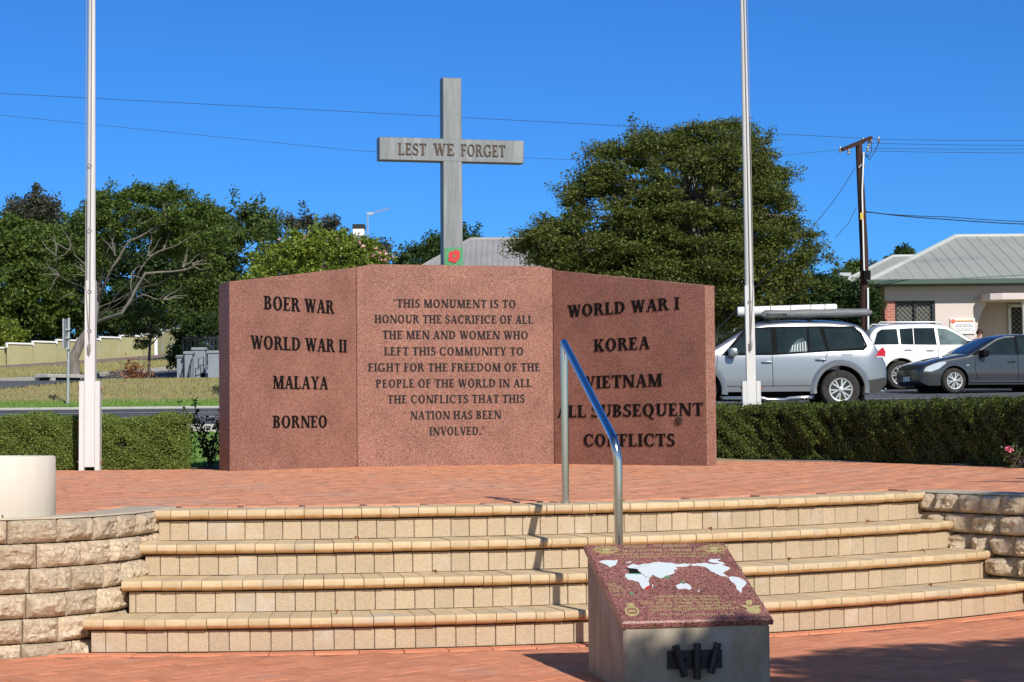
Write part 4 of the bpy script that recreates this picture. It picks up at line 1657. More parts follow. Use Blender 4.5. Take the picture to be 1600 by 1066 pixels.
# jacaranda at left
JAC = [(96, 372), (128, 325), (150, 305), (200, 294), (270, 294), (302, 318), (336, 332), (348, 378), (342, 420), (318, 430), (300, 400), (250, 392), (215, 360), (180, 390), (150, 430), (100, 445), (72, 430)]
jr, jp, _ = tree('jacaranda_tree', 'tall feathery green tree with leaning pale trunk behind the left flagpole', JAC, 56, 1.9, 150, .36, 52000, .085, M['leaf_jac'],
                 [(117, 594), (115, 560), (126, 535), (146, 505), (152, 460), (160, 400), (200, 340)], .16, M['bark_pale'], 31, flat=.5, nlimb=16, limb_r=.02, up=.5, vis=M['bark_dark'], edge=.5)
bb = MB()
for q, r0 in (([(148, 505), (190, 485), (225, 430), (290, 420), (318, 408)], .075), ([(152, 470), (175, 420), (205, 380), (240, 360), (262, 350)], .06), ([(190, 485), (222, 462), (250, 470), (265, 458)], .04),
              ([(200, 470), (215, 430), (240, 400), (275, 385), (310, 360)], .04), ([(150, 440), (135, 415), (115, 400), (110, 370)], .035), ([(150, 455), (100, 440), (78, 420), (70, 400)], .03),
              ([(95, 440), (90, 420), (86, 405), (88, 390)], .022), ([(175, 420), (165, 390), (190, 350), (215, 330)], .04), ([(240, 360), (262, 335), (285, 330)], .02), ([(128, 475), (112, 455), (90, 470)], .02)):
    ptsb = []
    dq = random.Random(len(q) * 7 + int(q[1][0]))
    for i, (x, y) in enumerate(q):
        ptsb.append(P(x + dq.uniform(-3, 3), y + dq.uniform(-3, 3), 56 - .9 - .25 * i + (.9 if i == 0 else 0)))
    fine = []
    for i in range(len(ptsb) - 1):
        for k in range(3):
            fine.append(ptsb[i].lerp(ptsb[i + 1], k / 3) + Vector((dq.uniform(-.03, .03), 0, dq.uniform(-.03, .03))))
    fine.append(ptsb[-1])
    bb.tube(fine, [r0 * .72 * (1 - .8 * i / (len(fine) - 1)) for i in range(len(fine))], 8)
for q in ((205, 430, 60), (230, 400, 40), (262, 352, 30), (285, 418, 20), (255, 392, 35), (180, 400, 95), (92, 430, 120), (110, 390, 80), (88, 400, 100), (215, 350, 50), (300, 412, 15), (255, 468, 0), (140, 430, 110), (235, 365, 60)):
    dq = random.Random(q[0] * 31 + q[1])
    p0 = P(q[0], q[1], 54.6 + dq.uniform(-.3, .3))
    a = R(q[2])
    for kk in range(3):
        a += dq.uniform(-.6, .6)
        pts_ = [p0]
        for i in range(5):
            a += dq.uniform(-.45, .45)
            pts_.append(pts_[-1] + Vector((math.cos(a), dq.uniform(-.3, .3), math.sin(a))) * dq.uniform(.08, .16))
        bb.tube(pts_, [.016, .014, .012, .010, .007, .004], 5)
bb.build('bare_branches', M['bark_pale'], jr, smooth=True)
tree('weeping_branch_shrub', 'drooping leafy sapling beneath the leaning tree at the grey gateway', [(190, 480), (240, 470), (272, 480), (284, 505), (262, 515), (235, 535), (212, 548), (198, 525)], 58.5, .6, 26, .2, 5500, .08, M['leaf_mid'],
     [(232, 590), (234, 540), (236, 500)], .05, M['bark_dark'], 33, nlimb=24, limb_r=.02)
# background trees, nearest last
BT = [
    ('casuarina_tree', 'grey green feathery tree rising behind the far left', [(8, 335), (28, 318), (50, 306), (75, 312), (86, 345), (84, 400), (60, 440), (10, 430)], 118, 3, 40, .9, 26000, .22, 'leaf_grey', (45, 560), .3, 41, .9),
    ('broad_tree', 'mid green tree at the far left edge behind the khaki fence', [(-30, 350), (20, 340), (60, 370), (110, 350), (140, 380), (135, 450), (120, 500), (60, 520), (-30, 520)], 112, 3.5, 80, 1.0, 42000, .24, 'leaf_jac', (40, 565), .3, 42, .6),
    ('broad_tree', 'wide green tree beyond the left edge of the view behind the khaki fence', [(-330, 520), (-340, 420), (-280, 350), (-200, 330), (-120, 345), (-50, 380), (-30, 450), (-50, 530)], 114, 4, 80, 1.2, 22000, .3, 'leaf_mid', (-180, 560), .35, 54, .6),
    ('dark_tree', 'dark green tree behind the leaning tree near the left flagpole', [(120, 400), (180, 350), (260, 340), (330, 345), (350, 420), (345, 500), (240, 512), (130, 520)], 110, 3, 90, 1.1, 44000, .23, 'leaf_dark', (230, 560), .3, 43, .6),
    ('rounded_tree', 'green tree beside the top left corner of the granite wall', [(290, 345), (350, 335), (400, 332), (425, 350), (450, 390), (440, 440), (400, 500), (340, 530), (290, 500)], 80, 2.4, 80, .75, 40000, .16, 'leaf_mid', (350, 575), .25, 44, .6),
    ('gum_tree', 'grey leaved tree behind the flowering shrub', [(430, 370), (455, 342), (480, 338), (510, 345), (540, 360), (580, 372), (608, 384), (600, 415), (560, 430), (440, 430)], 98, 2, 44, .62, 20000, .17, 'leaf_grey', (520, 520), .2, 45, .8),
    ('low_dark_shrub', 'very dark shrubs behind the khaki fence at left', [(-20, 490), (60, 480), (130, 470), (200, 480), (280, 478), (330, 490), (335, 510), (240, 520), (100, 535), (-20, 550)], 112, 2, 70, .85, 26000, .21, 'leaf_dark', (120, 560), .2, 46, .6),
    ('pale_shrub', 'pale green shrub behind the khaki fence at the far left', [(-20, 505), (14, 500), (30, 520), (50, 515), (60, 540), (40, 552), (-20, 560)], 100, 1.2, 20, .5, 8000, .16, 'leaf_lime', (20, 565), .1, 47, .8),
    ('distant_tree', 'green tree behind the cross and the grey iron roof', [(618, 405), (640, 392), (668, 388), (690, 370), (725, 362), (744, 372), (746, 412), (700, 430), (620, 430)], 96, 2, 40, .65, 20000, .16, 'leaf_dark', (690, 500), .2, 48, .7),
    ('distant_tree', 'small tree showing between the utility pole and the pale roof', [(1305, 425), (1320, 415), (1345, 412), (1365, 420), (1368, 450), (1310, 452)], 96, 1.2, 16, .5, 5000, .16, 'leaf_mid', (1335, 500), .15, 49, .8),
    ('distant_tree', 'small dark treetop peeping over the pale roof ridge', [(1388, 398), (1404, 391), (1420, 392), (1424, 404), (1386, 406)], 98, .8, 10, .35, 3000, .15, 'leaf_dark', (1404, 470), .12, 50, .8),
    ('gateway_shrub', 'dark shrub behind the grey stair entrance', [(270, 505), (300, 498), (350, 498), (356, 570), (276, 570)], 62, .8, 34, .35, 11000, .11, 'leaf_dark', (310, 580), .08, 53, .8),
    ('dense_shrub', 'dense dark green shrub left of the utility pole behind the silver car', [(1200, 470), (1240, 445), (1290, 436), (1330, 440), (1340, 470), (1338, 520), (1200, 530)], 66.5, 1.2, 60, .42, 24000, .11, 'leaf_dark', (1280, 560), .1, 51, .7),
    ('dense_shrub', 'dense green shrub right of the utility pole by the brick corner', [(1336, 452), (1352, 450), (1364, 470), (1367, 500), (1360, 520), (1336, 530)], 62.5, .7, 26, .32, 10000, .1, 'leaf_dark', (1350, 560), .08, 52, .7),
]
for nm, lab, ol, Y, dep, ncl, cr_, nl, lf, mm, tb, tr_, sd, flat in BT:
    cx = tb[0]
    zb = zt(P(cx, 500, Y).x, Y)
    b3 = Vector((P(cx, 500, Y).x, Y, zb))
    # trunk base pixel from its world height
    hy = 667 - .009 * (cx - 800)
    pyb = hy - (zb - EYE) / Y * F
    top = min(p[1] for p in ol)
    tree(nm, lab, ol, Y, dep, ncl, cr_, nl, lf, M[mm], [(cx, pyb), (cx + 2, (pyb + top) / 2), (cx - 2, top * .7 + pyb * .3)], tr_, M['bark_dark'], sd, flat=flat, nlimb=26, limb_r=.06, up=.45, aspect=.5)
fr, _, fc3 = tree('flowering_tree', 'lime green leafy tree with pink flowers behind the left half of the memorial', [(386, 440), (392, 405), (425, 385), (455, 364), (490, 362), (520, 366), (560, 374), (600, 388), (614, 405), (612, 440), (500, 470), (390, 470)], 46, 1.4, 120, .26, 38000, .075, M['leaf_lime'],
                 [(500, 630), (500, 560), (500, 470), (500, 420)], .09, M['bark_dark'], 61, flat=.75, nlimb=40, limb_r=.03, aspect=.6)
rng = np.random.default_rng(5)
pk = []
for px, py in ((437, 374), (457, 381), (480, 370), (528, 376), (562, 380), (568, 383), (588, 388), (592, 394), (583, 399), (601, 396), (604, 408), (596, 405), (574, 405), (612, 402)):
    c = np.array(P(px, py, 44.9))
    for _ in range(5):
        pk.append(c + rng.normal(0, .028, 3))
leaf_mesh('blossom', M['pink'], np.array(pk), .07, .8, .4, 3, fr)
# shade trees behind the camera, right of frame
def shade_tree(label, blobs, nl, leaf, base, seed, lim=True):
    rng = np.random.default_rng(seed)
    root = thing('shade_tree', label, 'tree', base)
    tk = LMB()
    mean = np.mean([b[:3] for b in blobs], axis=0) - np.array(base)
    tk.tube([(0, 0, 0), (mean[0] * .1, mean[1] * .1, 1.4), (mean[0] * .5, mean[1] * .5, mean[2] * .8), tuple(mean)], [.2, .15, .12, .06], 10)
    tk.build('trunk', M['bark'], root, smooth=True)
    L = []
    lm = LMB()
    tot = sum(b[3] * b[4] for b in blobs)
    for b in blobs:
        k = int(nl * b[3] * b[4] / tot)
        v = rng.normal(size=(k, 3))
        v /= np.linalg.norm(v, axis=1)[:, None]
        L.append(np.array(b[:3]) + v * (rng.random(k) ** .4)[:, None] * np.array(b[3:6]))
        c = np.array(b[:3]) - np.array(base)
        lm.tube([tuple(mean * .85), tuple((mean * .8 + c) / 1.8), tuple(c)], [.06, .045, .02], 6)
    lm.build('limbs', M['bark'], root, smooth=True)
    leaf_mesh('foliage', M['leaf_mid'], np.concatenate(L), leaf, .55, .5, seed, root)


def src(gx, gy, h):
    k = 1 / math.tan(SUN_EL)
    return (gx + math.sin(SUN_AZ) * k * h, gy - math.cos(SUN_AZ) * k * h, h)


bl_ = []
for gx, gy, h, rx, ry, rz in ((.56, 8.98, 4.3, .40, .28, .15), (.7, 8.6, 4.3, .4, .4, .2), (1.0, 9.05, 4.4, .45, .4, .2), (1.65, 9.75, 4.5, .5, .45, .25), (2.2, 10.15, 4.6, .7, .5, .3), (3.0, 10.4, 4.5, .8, .5, .35), (3.9, 10.6, 4.6, .9, .6, .4), (1.4, 8.6, 4.7, .8, .7, .4), (2.4, 9.1, 4.8, 1.0, .8, .5), (3.6, 9.4, 5, 1.1, 1.0, .5), (1.8, 7.6, 4.8, 1.1, .9, .5), (3.1, 7.8, 4.9, 1.3, 1, .6)):
    bl_.append((*src(gx, gy, h), rx, ry, rz))
shade_tree('leafy tree out of view that shades the lower paving at right', bl_, 30000, .11, (5.2, .6, 0), 71)
bl_ = []
for gx, gy, h, rx, ry, rz in ((2.80, 13.95, 5.0, .26, .24, .12), (3.08, 13.4, 5.0, .26, .22, .12), (3.05, 13.85, 5.0, .26, .2, .1), (2.95, 14.2, 5.0, .2, .14, .08), (3.4, 16.9, 5.8, .32, .07, .04), (4.2, 17.5, 6, .5, .34, .14), (3.3, 14.25, 5.2, .35, .16, .08), (3.9, 14.1, 5.4, .5, .4, .2), (4.5, 14.2, 5.4, .7, .5, .3), (5.0, 17.7, 6.2, .8, .5, .2), (5.4, 18.2, 6.3, 1.0, .6, .3), (5.6, 15, 5.6, .9, .8, .4)):
    bl_.append((*src(gx, gy, h), rx, ry, rz))
shade_tree('airy tree out of view that dapples the right block wall', bl_, 9500, .10, (7.8, 7.0, 0), 72)

def tufts(name, m, n, x0, x1, y0, y1, h, seed, keep=lambda x, y: True):
    rng = np.random.default_rng(seed)
    me_v, me_f = [], []
    mb = MB()
    for _ in range(n):
        x, y = rng.uniform(x0, x1), rng.uniform(y0, y1)
        if not keep(x, y):
            continue
        z = zt(x, y) + .02
        hh = h * rng.uniform(.4, 1.2)
        a = rng.uniform(0, 6.28)
        dx, dy = math.cos(a) * hh * .5, math.sin(a) * hh * .5
        w = hh * .22
        mb.add([(x - w, y, z), (x + w, y, z), (x + dx, y + dy, z + hh)], [(0, 1, 2)])
    o = mb.build(name, m, fix=False)
    o['kind'] = 'stuff'
    return o


def near_line(x):
    return float(np.interp(x, [-22, -12.6, -8.55, -6], [46.5, 50.3, 57, 64]))


M['blade_dry'] = leafmat('dry_grass_blades', [(.30, .26, .11), (.40, .335, .17), (.25, .26, .09)], .3, .8)
M['blade_green'] = leafmat('green_grass_blades', [(.12, .23, .04), (.17, .30, .06), (.22, .30, .08)], .3, .8)
tufts('dry_grass', M['blade_dry'], 26000, -17, -5.5, 46.6, 57, .07, 1, lambda x, y: y < near_line(x) - .15)
tufts('verge_grass', M['blade_green'], 6000, -15, -5.5, 45.4, 47.2, .07, 2)
tufts('lawn_grass', M['blade_green'], 9000, -6, -2.6, 25.4, 31.5, .035, 3)
tufts('slope_grass', M['blade_dry'], 9000, -20, -8, 56, 86, .12, 4, lambda x, y: 56.5 + (x + 14.4) * 3.1 < y - .5 and y < 75 + (x + 18.75) * 2.4)

# dead frond pile and fallen leaves
b = P(206, 597, 55.5)
rng = np.random.default_rng(8)
dpile = thing('brown_branch_pile', 'pile of dead brown fronds on the dry grass by the leaning tree', 'branches', (b.x, 55.5, zt(b.x, 55.5)))
pts = rng.normal(0, 1, (500, 3)) * np.array([.22, .15, .16]) + np.array([b.x + .1, 55.5, zt(b.x, 55.5) + .16])
pts = np.concatenate([pts, rng.normal(0, 1, (160, 3)) * np.array([.12, .1, .12]) + np.array([b.x, 55.5, zt(b.x, 55.5) + .38])])
leaf_mesh('dead_leaves', M['deadleaf'], pts, .1, .35, .3, 2, dpile)
sk = LMB()
for i in range(7):
    a = rng.uniform(2.4, 3.6)
    sk.tube([(0, 0, .06), (math.cos(a) * .4, .02 * i, .1 + .04 * i), (math.cos(a) * rng.uniform(.6, 1.0), .05 * i, .06 + .07 * (i % 3))], [.015, .012, .006], 5)
sk.build('sticks', M['bark_pale'], dpile)
lv = [(690, 905, 'k3'), (520, 880, 'k2')]
spots = [(1, .86, -.25), (1, .62, .1), (2, .9, .0), (2, .52, -.2), (2, .30, .1), (3, .42, .2), (3, .2, -.15), (3, .78, .1), (1, .22, -.1), (2, .7, .2)]
words = ['near the right end of the second step', 'right of the handrail shadow on the second step', 'near the right end of the third step', 'at the middle of the third step', 'on the left part of the third step', 'just left of middle on the bottom step', 'on the left part of the bottom step', 'on the right part of the bottom step', 'on the left part of the second step', 'on the right part of the third step']
for (k, f, rot), wd in zip(spots, words):
    r = RAD[k] - .16 - .1 * abs(rot)
    a0 = math.asin((LEFT_X[k] - CX) / RAD[k])
    a1 = math.asin((RIGHT_X[k] - CX) / RAD[k])
    p = pol(r, a0 + (a1 - a0) * f, TER - RISE * k + .006)
    lf = MB()
    u = Vector((math.cos(rot * 9), math.sin(rot * 9), 0))
    v = Vector((-u.y, u.x, 0))
    ln_, wdt = .036, .012
    rows = []
    for i in range(6):
        t = i / 5
        w_ = wdt * math.sin(math.pi * (t * .9 + .05))
        zc = .012 * math.sin(math.pi * t * 1.3) + .004
        rows.append([p + u * ln_ * (t - .5) - v * w_ + UP * (zc + .008), p + u * ln_ * (t - .5) + UP * zc, p + u * ln_ * (t - .5) + v * w_ + UP * (zc + .006)])
    lf.grid(rows)
    tag(lf.build('fallen_leaf', M['deadleaf'], origin=p), 'dry brown leaf lying ' + wd, 'leaf', 'dry leaves fallen on the steps')

# ------------------------------------------------------------------ vehicles
class Car:
    def __init__(s, top, bot, W, belt, tumble, L, crown=.05):
        s.top_p, s.bot_p, s.W, s.belt, s.tumble, s.L, s.crown = top, bot, W, belt, tumble, L, crown

    def sm(s, pts, x):
        return sum(interp(pts, x + d) * w for d, w in ((-.06, .2), (-.03, .2), (0, .2), (.03, .2), (.06, .2)))

    def top(s, x):
        return s.sm(s.top_p, x)

    def hw(s, x, z):
        e = s.L / 2
        d = max(0, abs(x) - (e - .55)) / .55
        plan = 1 - .17 * d ** 2.2
        h = s.belt
        if z > h:
            v = .965 - s.tumble * (z - h)
        elif z > h * .55:
            v = 1.0 - .035 * ((z - h * .55) / (h * .45)) ** 2
        else:
            v = 1.0 - .07 * ((h * .55 - z) / (h * .55)) ** 1.6
        return s.W / 2 * plan * v

    def section(s, x):
        T_, B = s.top(x), interp(s.bot_p, x)
        r = min(.09, (T_ - B) * .3)
        zs = [B + (T_ - r - B) * i / 14 for i in range(15)]
        pts = [(0, B), (s.hw(x, B) * .7, B)] + [(s.hw(x, z), z) for z in zs]
        w = s.hw(x, T_ - r)
        for a in (22, 45, 68, 88):
            pts.append((w - r * 1.15 * (1 - math.cos(R(a))), T_ - r + r * math.sin(R(a))))
        wi = pts[-1][0]
        for k in (.8, .55, .28, 0):
            pts.append((wi * k, T_ + s.crown * (1 - k * k) * min(1, T_ / 1.2)))
        return pts

    def surf_top(s, x, k):
        T_, B = s.top(x), interp(s.bot_p, x)
        r = min(.09, (T_ - B) * .3)
        w = s.hw(x, T_ - r) - r * 1.1
        return Vector((x, w * k, T_ + s.crown * (1 - k * k) * min(1, T_ / 1.2)))


def build_car(root, car, paint, wheels, wr, arch_r, n=72):
    e = car.L / 2
    sts = sorted(set([-e, -e + .015, -e + .05, e - .05, e - .015, e] + list(np.linspace(-e + .09, e - .09, n))))
    mb = LMB()
    rows = []
    for x in sts:
        half = car.section(x)
        sh = 1
        if abs(x) > e - .04:
            sh = 1 - (.10 if abs(x) > e - .01 else .05)
        zc = .75
        row = [(x, -y * sh, zc + (z - zc) * (sh if sh < 1 else 1)) for y, z in half] + [(x, y * sh, zc + (z - zc) * (sh if sh < 1 else 1)) for y, z in half[::-1][1:-1]]
        rows.append(row)
    m = len(rows[0])
    base = 0
    mb.v = [p for r in rows for p in r]
    for i in range(len(rows) - 1):
        for j in range(m):
            j2 = (j + 1) % m
            mb.f.append((i * m + j, i * m + j2, (i + 1) * m + j2, (i + 1) * m + j))
    mb.f.append(tuple(range(m)))
    mb.f.append(tuple((len(rows) - 1) * m + j for j in range(m))[::-1])
    body = mb.build('body', paint, root, smooth=38)
    # cut the wheel arches
    for wx in wheels:
        cb_ = LMB()
        cb_.lathe([(arch_r, -car.W), (arch_r, car.W)], (wx, 0, wr), 40, axis='Y')
        cut = cb_.build('cutter', paint, root)
        md = body.modifiers.new('arch', 'BOOLEAN')
        md.operation = 'DIFFERENCE'
        md.solver = 'EXACT'
        md.object = cut
        dg = bpy.context.evaluated_depsgraph_get()
        me = bpy.data.meshes.new_from_object(body.evaluated_get(dg))
        body.modifiers.clear()
        body.data = me
        me.materials.clear()
        me.materials.append(paint)
        bpy.data.objects.remove(cut)
    lin = LMB()
    for wx in wheels:
        lin.lathe([(arch_r + .004, -car.W * .43), (arch_r + .004, car.W * .43)], (wx, 0, wr), 40, axis='Y')
    # closed inner drum behind the wheels: dark
    dk = LMB()
    for wx in wheels:
        dk.box((wx, 0, wr + .02), (arch_r * 1.7, car.W * .60, arch_r * 1.6))
    dk.box((0, 0, wr * .75), (car.L * .8, car.W * .7, .16))
    dk.build('underbody', M['plastic'], root)
    return body


def wheel(root, x, y, r, wdt, side, spokes, rimr, loc=True):
    w = LMB()
    w.lathe([(rimr, -wdt / 2 + .012), (rimr + .02, -wdt / 2), (r - .035, -wdt / 2 + .004), (r - .01, -wdt / 2 + .03), (r, -wdt / 2 + .06), (r, wdt / 2 - .06), (r - .01, wdt / 2 - .03), (r - .035, wdt / 2 - .004), (rimr + .02, wdt / 2), (rimr, wdt / 2 - .012)], (0, 0, 0), 40, axis='Y')
    t = w.build('wheel', M['tyre'], root, smooth=True)
    t.location = (x, y, r)
    k = LMB()
    yo = side * (wdt / 2 - .006)
    n = 40
    # rim lip ring
    ring = []
    for q in range(n + 1):
        a = 2 * math.pi * q / n
        ring.append([(rr * math.cos(a), yo + side * dy, rr * math.sin(a)) for rr, dy in ((rimr + .012, -.004), (rimr + .004, .008), (rimr - .022, .004), (rimr - .03, -.05))])
    k.grid(ring)
    for q in range(spokes):
        a0 = 2 * math.pi * q / spokes + .2
        for da in (-.2, .2):
            a = a0 + da
            v0 = Vector((math.cos(a0), 0, math.sin(a0))) * rimr * .22
            v1 = Vector((math.cos(a), 0, math.sin(a))) * (rimr - .012)
            t_ = Vector((-math.sin(a), 0, math.cos(a)))
            w0, w1 = .016, .015
            yv = Vector((0, yo, 0))
            s_ = Vector((0, side, 0))
            vs = [v0 - t_ * w0 + yv + s_ * .004, v0 + t_ * w0 + yv + s_ * .004, v1 + t_ * w1 + yv, v1 - t_ * w1 + yv,
                  v0 - t_ * w0 + yv - s_ * .035, v0 + t_ * w0 + yv - s_ * .035, v1 + t_ * w1 + yv - s_ * .035, v1 - t_ * w1 + yv - s_ * .035]
            k.add(vs, [(0, 1, 2, 3), (7, 6, 5, 4), (0, 4, 5, 1), (1, 5, 6, 2), (2, 6, 7, 3), (3, 7, 4, 0)])
    k.lathe([(rimr * .24, 0), (rimr * .24, .012), (rimr * .15, .018)], (0, yo + side * .008, 0), 16, axis='Y') if side < 0 else k.lathe([(rimr * .24, 0), (rimr * .24, -.012), (rimr * .15, -.018)], (0, yo + side * .008, 0), 16, axis='Y')
    k.build('rim', M['alloy'], t, smooth=True)
    d = LMB()
    d.lathe([(rimr, 0), (.02, .001)], (0, yo - side * .055, 0), 30, axis='Y')
    d.build('brake_disc', M['plastic'], t)
    return t


def side_pane(root, name, car, poly, m, off=.006, sides=(-1, 1), thick=.01, parent=None):
    """a polygon in (x, z) laid over the curved side of the car, cut finely enough to follow it"""
    out = []
    for s in sides:
        bm = bmesh.new()
        bm.faces.new([bm.verts.new((x, 0, z)) for x, z in poly])
        x0, x1 = min(p[0] for p in poly), max(p[0] for p in poly)
        z0, z1 = min(p[1] for p in poly), max(p[1] for p in poly)
        for ax, lo, hi in ((0, x0, x1), (2, z0, z1)):
            for i in range(1, 6):
                co, no = [0, 0, 0], [0, 0, 0]
                co[ax] = lo + (hi - lo) * i / 6
                no[ax] = 1
                bmesh.ops.bisect_plane(bm, geom=bm.verts[:] + bm.edges[:] + bm.faces[:], plane_co=co, plane_no=no)
        bm.verts.index_update()
        n = len(bm.verts)
        mb = LMB()
        vs = [v.co.copy() for v in bm.verts]
        a = [(v.x, s * (car.hw(v.x, v.z) + off), v.z) for v in vs]
        b = [(v.x, s * (car.hw(v.x, v.z) + off - thick), v.z) for v in vs]
        fs = [tuple(v.index for v in f.verts) for f in bm.faces]
        rim = [(e.verts[0].index, e.verts[1].index) for e in bm.edges if len(e.link_faces) == 1]
        mb.add(a + b, fs + [tuple(i + n for i in f[::-1]) for f in fs] + [(i, j, j + n, i + n) for i, j in rim])
        bm.free()
        out.append(mb.build(name, m, parent or root))
    return out


def side_strip(root, name, car, pts, w, m, off=.004, sides=(-1, 1)):
    for s in sides:
        mb = LMB()
        fine = []
        for (x0, z0), (x1, z1) in zip(pts, pts[1:]):
            for i in range(6):
                fine.append((x0 + (x1 - x0) * i / 6, z0 + (z1 - z0) * i / 6))
        fine.append(pts[-1])
        mb.tube([(x, s * (car.hw(x, z) + off), z) for x, z in fine], w, 6)
        mb.build(name, m, root, smooth=True)


def top_pane(root, name, car, x0, x1, k0, k1, m, off=.012, n=10, inset=0):
    mb = LMB()
    rows = []
    for i in range(n + 1):
        x = x0 + (x1 - x0) * i / n
        row = []
        for j in range(13):
            k = k0 + (k1 - k0) * j / 12
            p = car.surf_top(x, k)
            q = car.surf_top(x + .02, k)
            t = (q - p).normalized()
            nn = Vector((-t.z, 0, t.x))
            if nn.z < 0:
                nn = -nn
            row.append(p + nn * off)
        rows.append(row)
    mb.grid(rows)
    return mb.build(name, m, root, smooth=True)


def mirror(root, x, y, z, s, m):
    mb = LMB()
    rows = []
    for i, (dy, sc) in enumerate(((.0, .01), (.02, .3), (.06, .75), (.10, .97), (.19, 1), (.235, .88), (.25, .55), (.252, .01))):
        rows.append([(x + .085 * sc * math.copysign(abs(math.cos(a)) ** .6, math.cos(a)) + .012 * i, s * (y + dy), z + .09 * sc * math.copysign(abs(math.sin(a)) ** .6, math.sin(a))) for a in np.linspace(0, 2 * math.pi, 25)])
    mb.grid(rows)
    o = mb.build('mirror', m, root, smooth=True)
    return o


def handle(root, car, x, z, m, s):
    mb = LMB()
    y = car.hw(x, z)
    mb.tube([(x - .11, s * (y - .004), z), (x - .08, s * (y + .028), z + .006), (x, s * (y + .036), z + .01), (x + .08, s * (y + .028), z + .006), (x + .11, s * (y - .004), z)], [.012, .016, .017, .016, .012], 8)
    mb.build('door_handle', m, root, smooth=True)
    cupm = LMB()
    cupm.lathe([(.035, -.001), (.03, .003)], (x, s * (y + .001), z + .012), 14, axis='Y')


# --- silver four wheel drive
sv_x, sv_y = P(1200, 640, 40).x, 40.9
sz = zt(sv_x, 40) + .02
suv = thing('parked_car', 'silver four wheel drive wagon with a grey awning bag on its roof rack', 'car', (sv_x, sv_y, sz), R(0.5), 'cars waiting on the road')
tp_ = [(-2.36, .72), (-2.30, .93), (-2.1, 1.02), (-1.5, 1.13), (-1.08, 1.2), (-.30, 1.66), (-.05, 1.72), (.5, 1.755), (1.2, 1.74), (1.62, 1.70), (1.86, 1.64), (2.02, 1.45), (2.18, 1.14), (2.30, 1.02), (2.36, .84)]
bt_ = [(-2.36, .42), (-2.0, .34), (-1.0, .36), (1.0, .36), (1.9, .42), (2.36, .50)]
car = Car(tp_, bt_, 1.82, 1.1, .33, 4.72)
build_car(suv, car, M['silver'], (-1.38, 1.42), .385, .47)
for wx in (-1.38, 1.42):
    for s in (-1, 1):
        wheel(suv, wx, s * .80, .385, .25, s, 6, .225)
px2 = lambda px, py: ((px - 1200) / 80, (642 - py) / 80)
trim = [px2(1128, 556), px2(1166, 514), px2(1205, 511), px2(1285, 510.5), px2(1338, 511.5), px2(1350, 522), px2(1358, 543), px2(1352, 550), px2(1300, 551), px2(1210, 556)]
side_pane(suv, 'window_surround', car, trim, M['plastic'], .004)
for poly in ([(1137, 553), (1170, 516.5), (1207, 514), (1207, 553)], [(1215.5, 553), (1215.5, 514), (1263.5, 513), (1263.5, 551)], [(1267, 551), (1267, 513.5), (1283, 513), (1292, 549)], [(1297, 548.5), (1291, 515), (1336, 515), (1344, 521), (1354, 541), (1350, 546.5)]):
    side_pane(suv, 'side_window', car, [px2(*p) for p in poly], M['glass'], .010)
shade = []
sp_ = [px2(1233, 552), px2(1240, 540), px2(1248, 532), px2(1256, 529), px2(1262, 536), px2(1263, 550.5)]
sh = side_pane(suv, 'window_sunshade', car, sp_, M['glass_clear'], .013, sides=(-1,), thick=.002)
stz = LMB()
for i in range(6):
    x0, z0 = px2(1238 + i * 4.4, 551)
    x1, z1 = px2(1240 + i * 4.0, 541 - i * 1.2)
    stz.tube([(x0, -(car.hw(x0, z0) + .015), z0), (x1, -(car.hw(x1, z1) + .015), z1)], .009, 5)
stz.build('shade_stripes', M['white'], sh[0])
top_pane(suv, 'windscreen', car, -1.02, -.30, -.95, .95, M['glass'])
top_pane(suv, 'rear_window', car, 1.90, 2.14, -.9, .9, M['glass'])
for pts in ([(-.98, 1.08), (-1.0, .8), (-.95, .5), (-.92, .45)], [(.09, 1.12), (.1, .45)], [(1.22, 1.2), (1.13, 1.0), (1.07, .9)], [(-.95, .47), (.9, .47)]):
    side_strip(suv, 'door_seam', car, pts, .006, M['plastic'], .0)
for s in (-1, 1):
    for x in (-.02, 1.04):
        handle(suv, car, x, .97 if x > .5 else .93, M['silver'], s)
    mirror(suv, -.74, .86, 1.13, s, M['silver'])
    fb = LMB()
    y0 = car.hw(.2, .4)
    fb.tube([(-.92, s * (y0 - .02), .26), (-.86, s * (y0 + .07), .24), (-.1, s * (y0 + .09), .225), (-.02, s * (y0 + .09), .20), (.3, s * (y0 + .09), .20), (.4, s * (y0 + .09), .225), (.84, s * (y0 + .07), .24), (.9, s * (y0 - .02), .26)], .035, 10)
    fb.build('running_board', M['chrome'], suv, smooth=True)
    for wx in (-1.38, 1.42):
        fl = LMB()
        rows = []
        for i in range(25):
            a = R(-8 + 196 * i / 24)
            row = []
            for rr, dy in ((.468, .004), (.475, .035), (.53, .045), (.575, .012), (.60, -.01)):
                x, z = wx + rr * math.cos(a), .385 + rr * math.sin(a)
                row.append((x, s * (car.hw(x, max(.4, z)) + dy), z))
            rows.append(row)
        fl.grid(rows)
        fl.build('wheel_arch_flare', M['silver'], suv, smooth=True)
tl = [px2(1369.5, 560), px2(1376, 550), px2(1383, 544.5), px2(1387, 552), px2(1386, 561)]
side_pane(suv, 'tail_light', car, tl, M['red_lens'], .008, thick=.02)
side_pane(suv, 'reversing_lamp', car, [px2(1371, 561.5), px2(1371.5, 559), px2(1385.5, 559), px2(1385.5, 561.5)], M['clear_lens'], .011, thick=.02)
side_pane(suv, 'fuel_flap', car, [px2(1316, 562), px2(1316, 552), px2(1333, 552), px2(1333, 565), px2(1320, 566)], M['silver'], .0025)
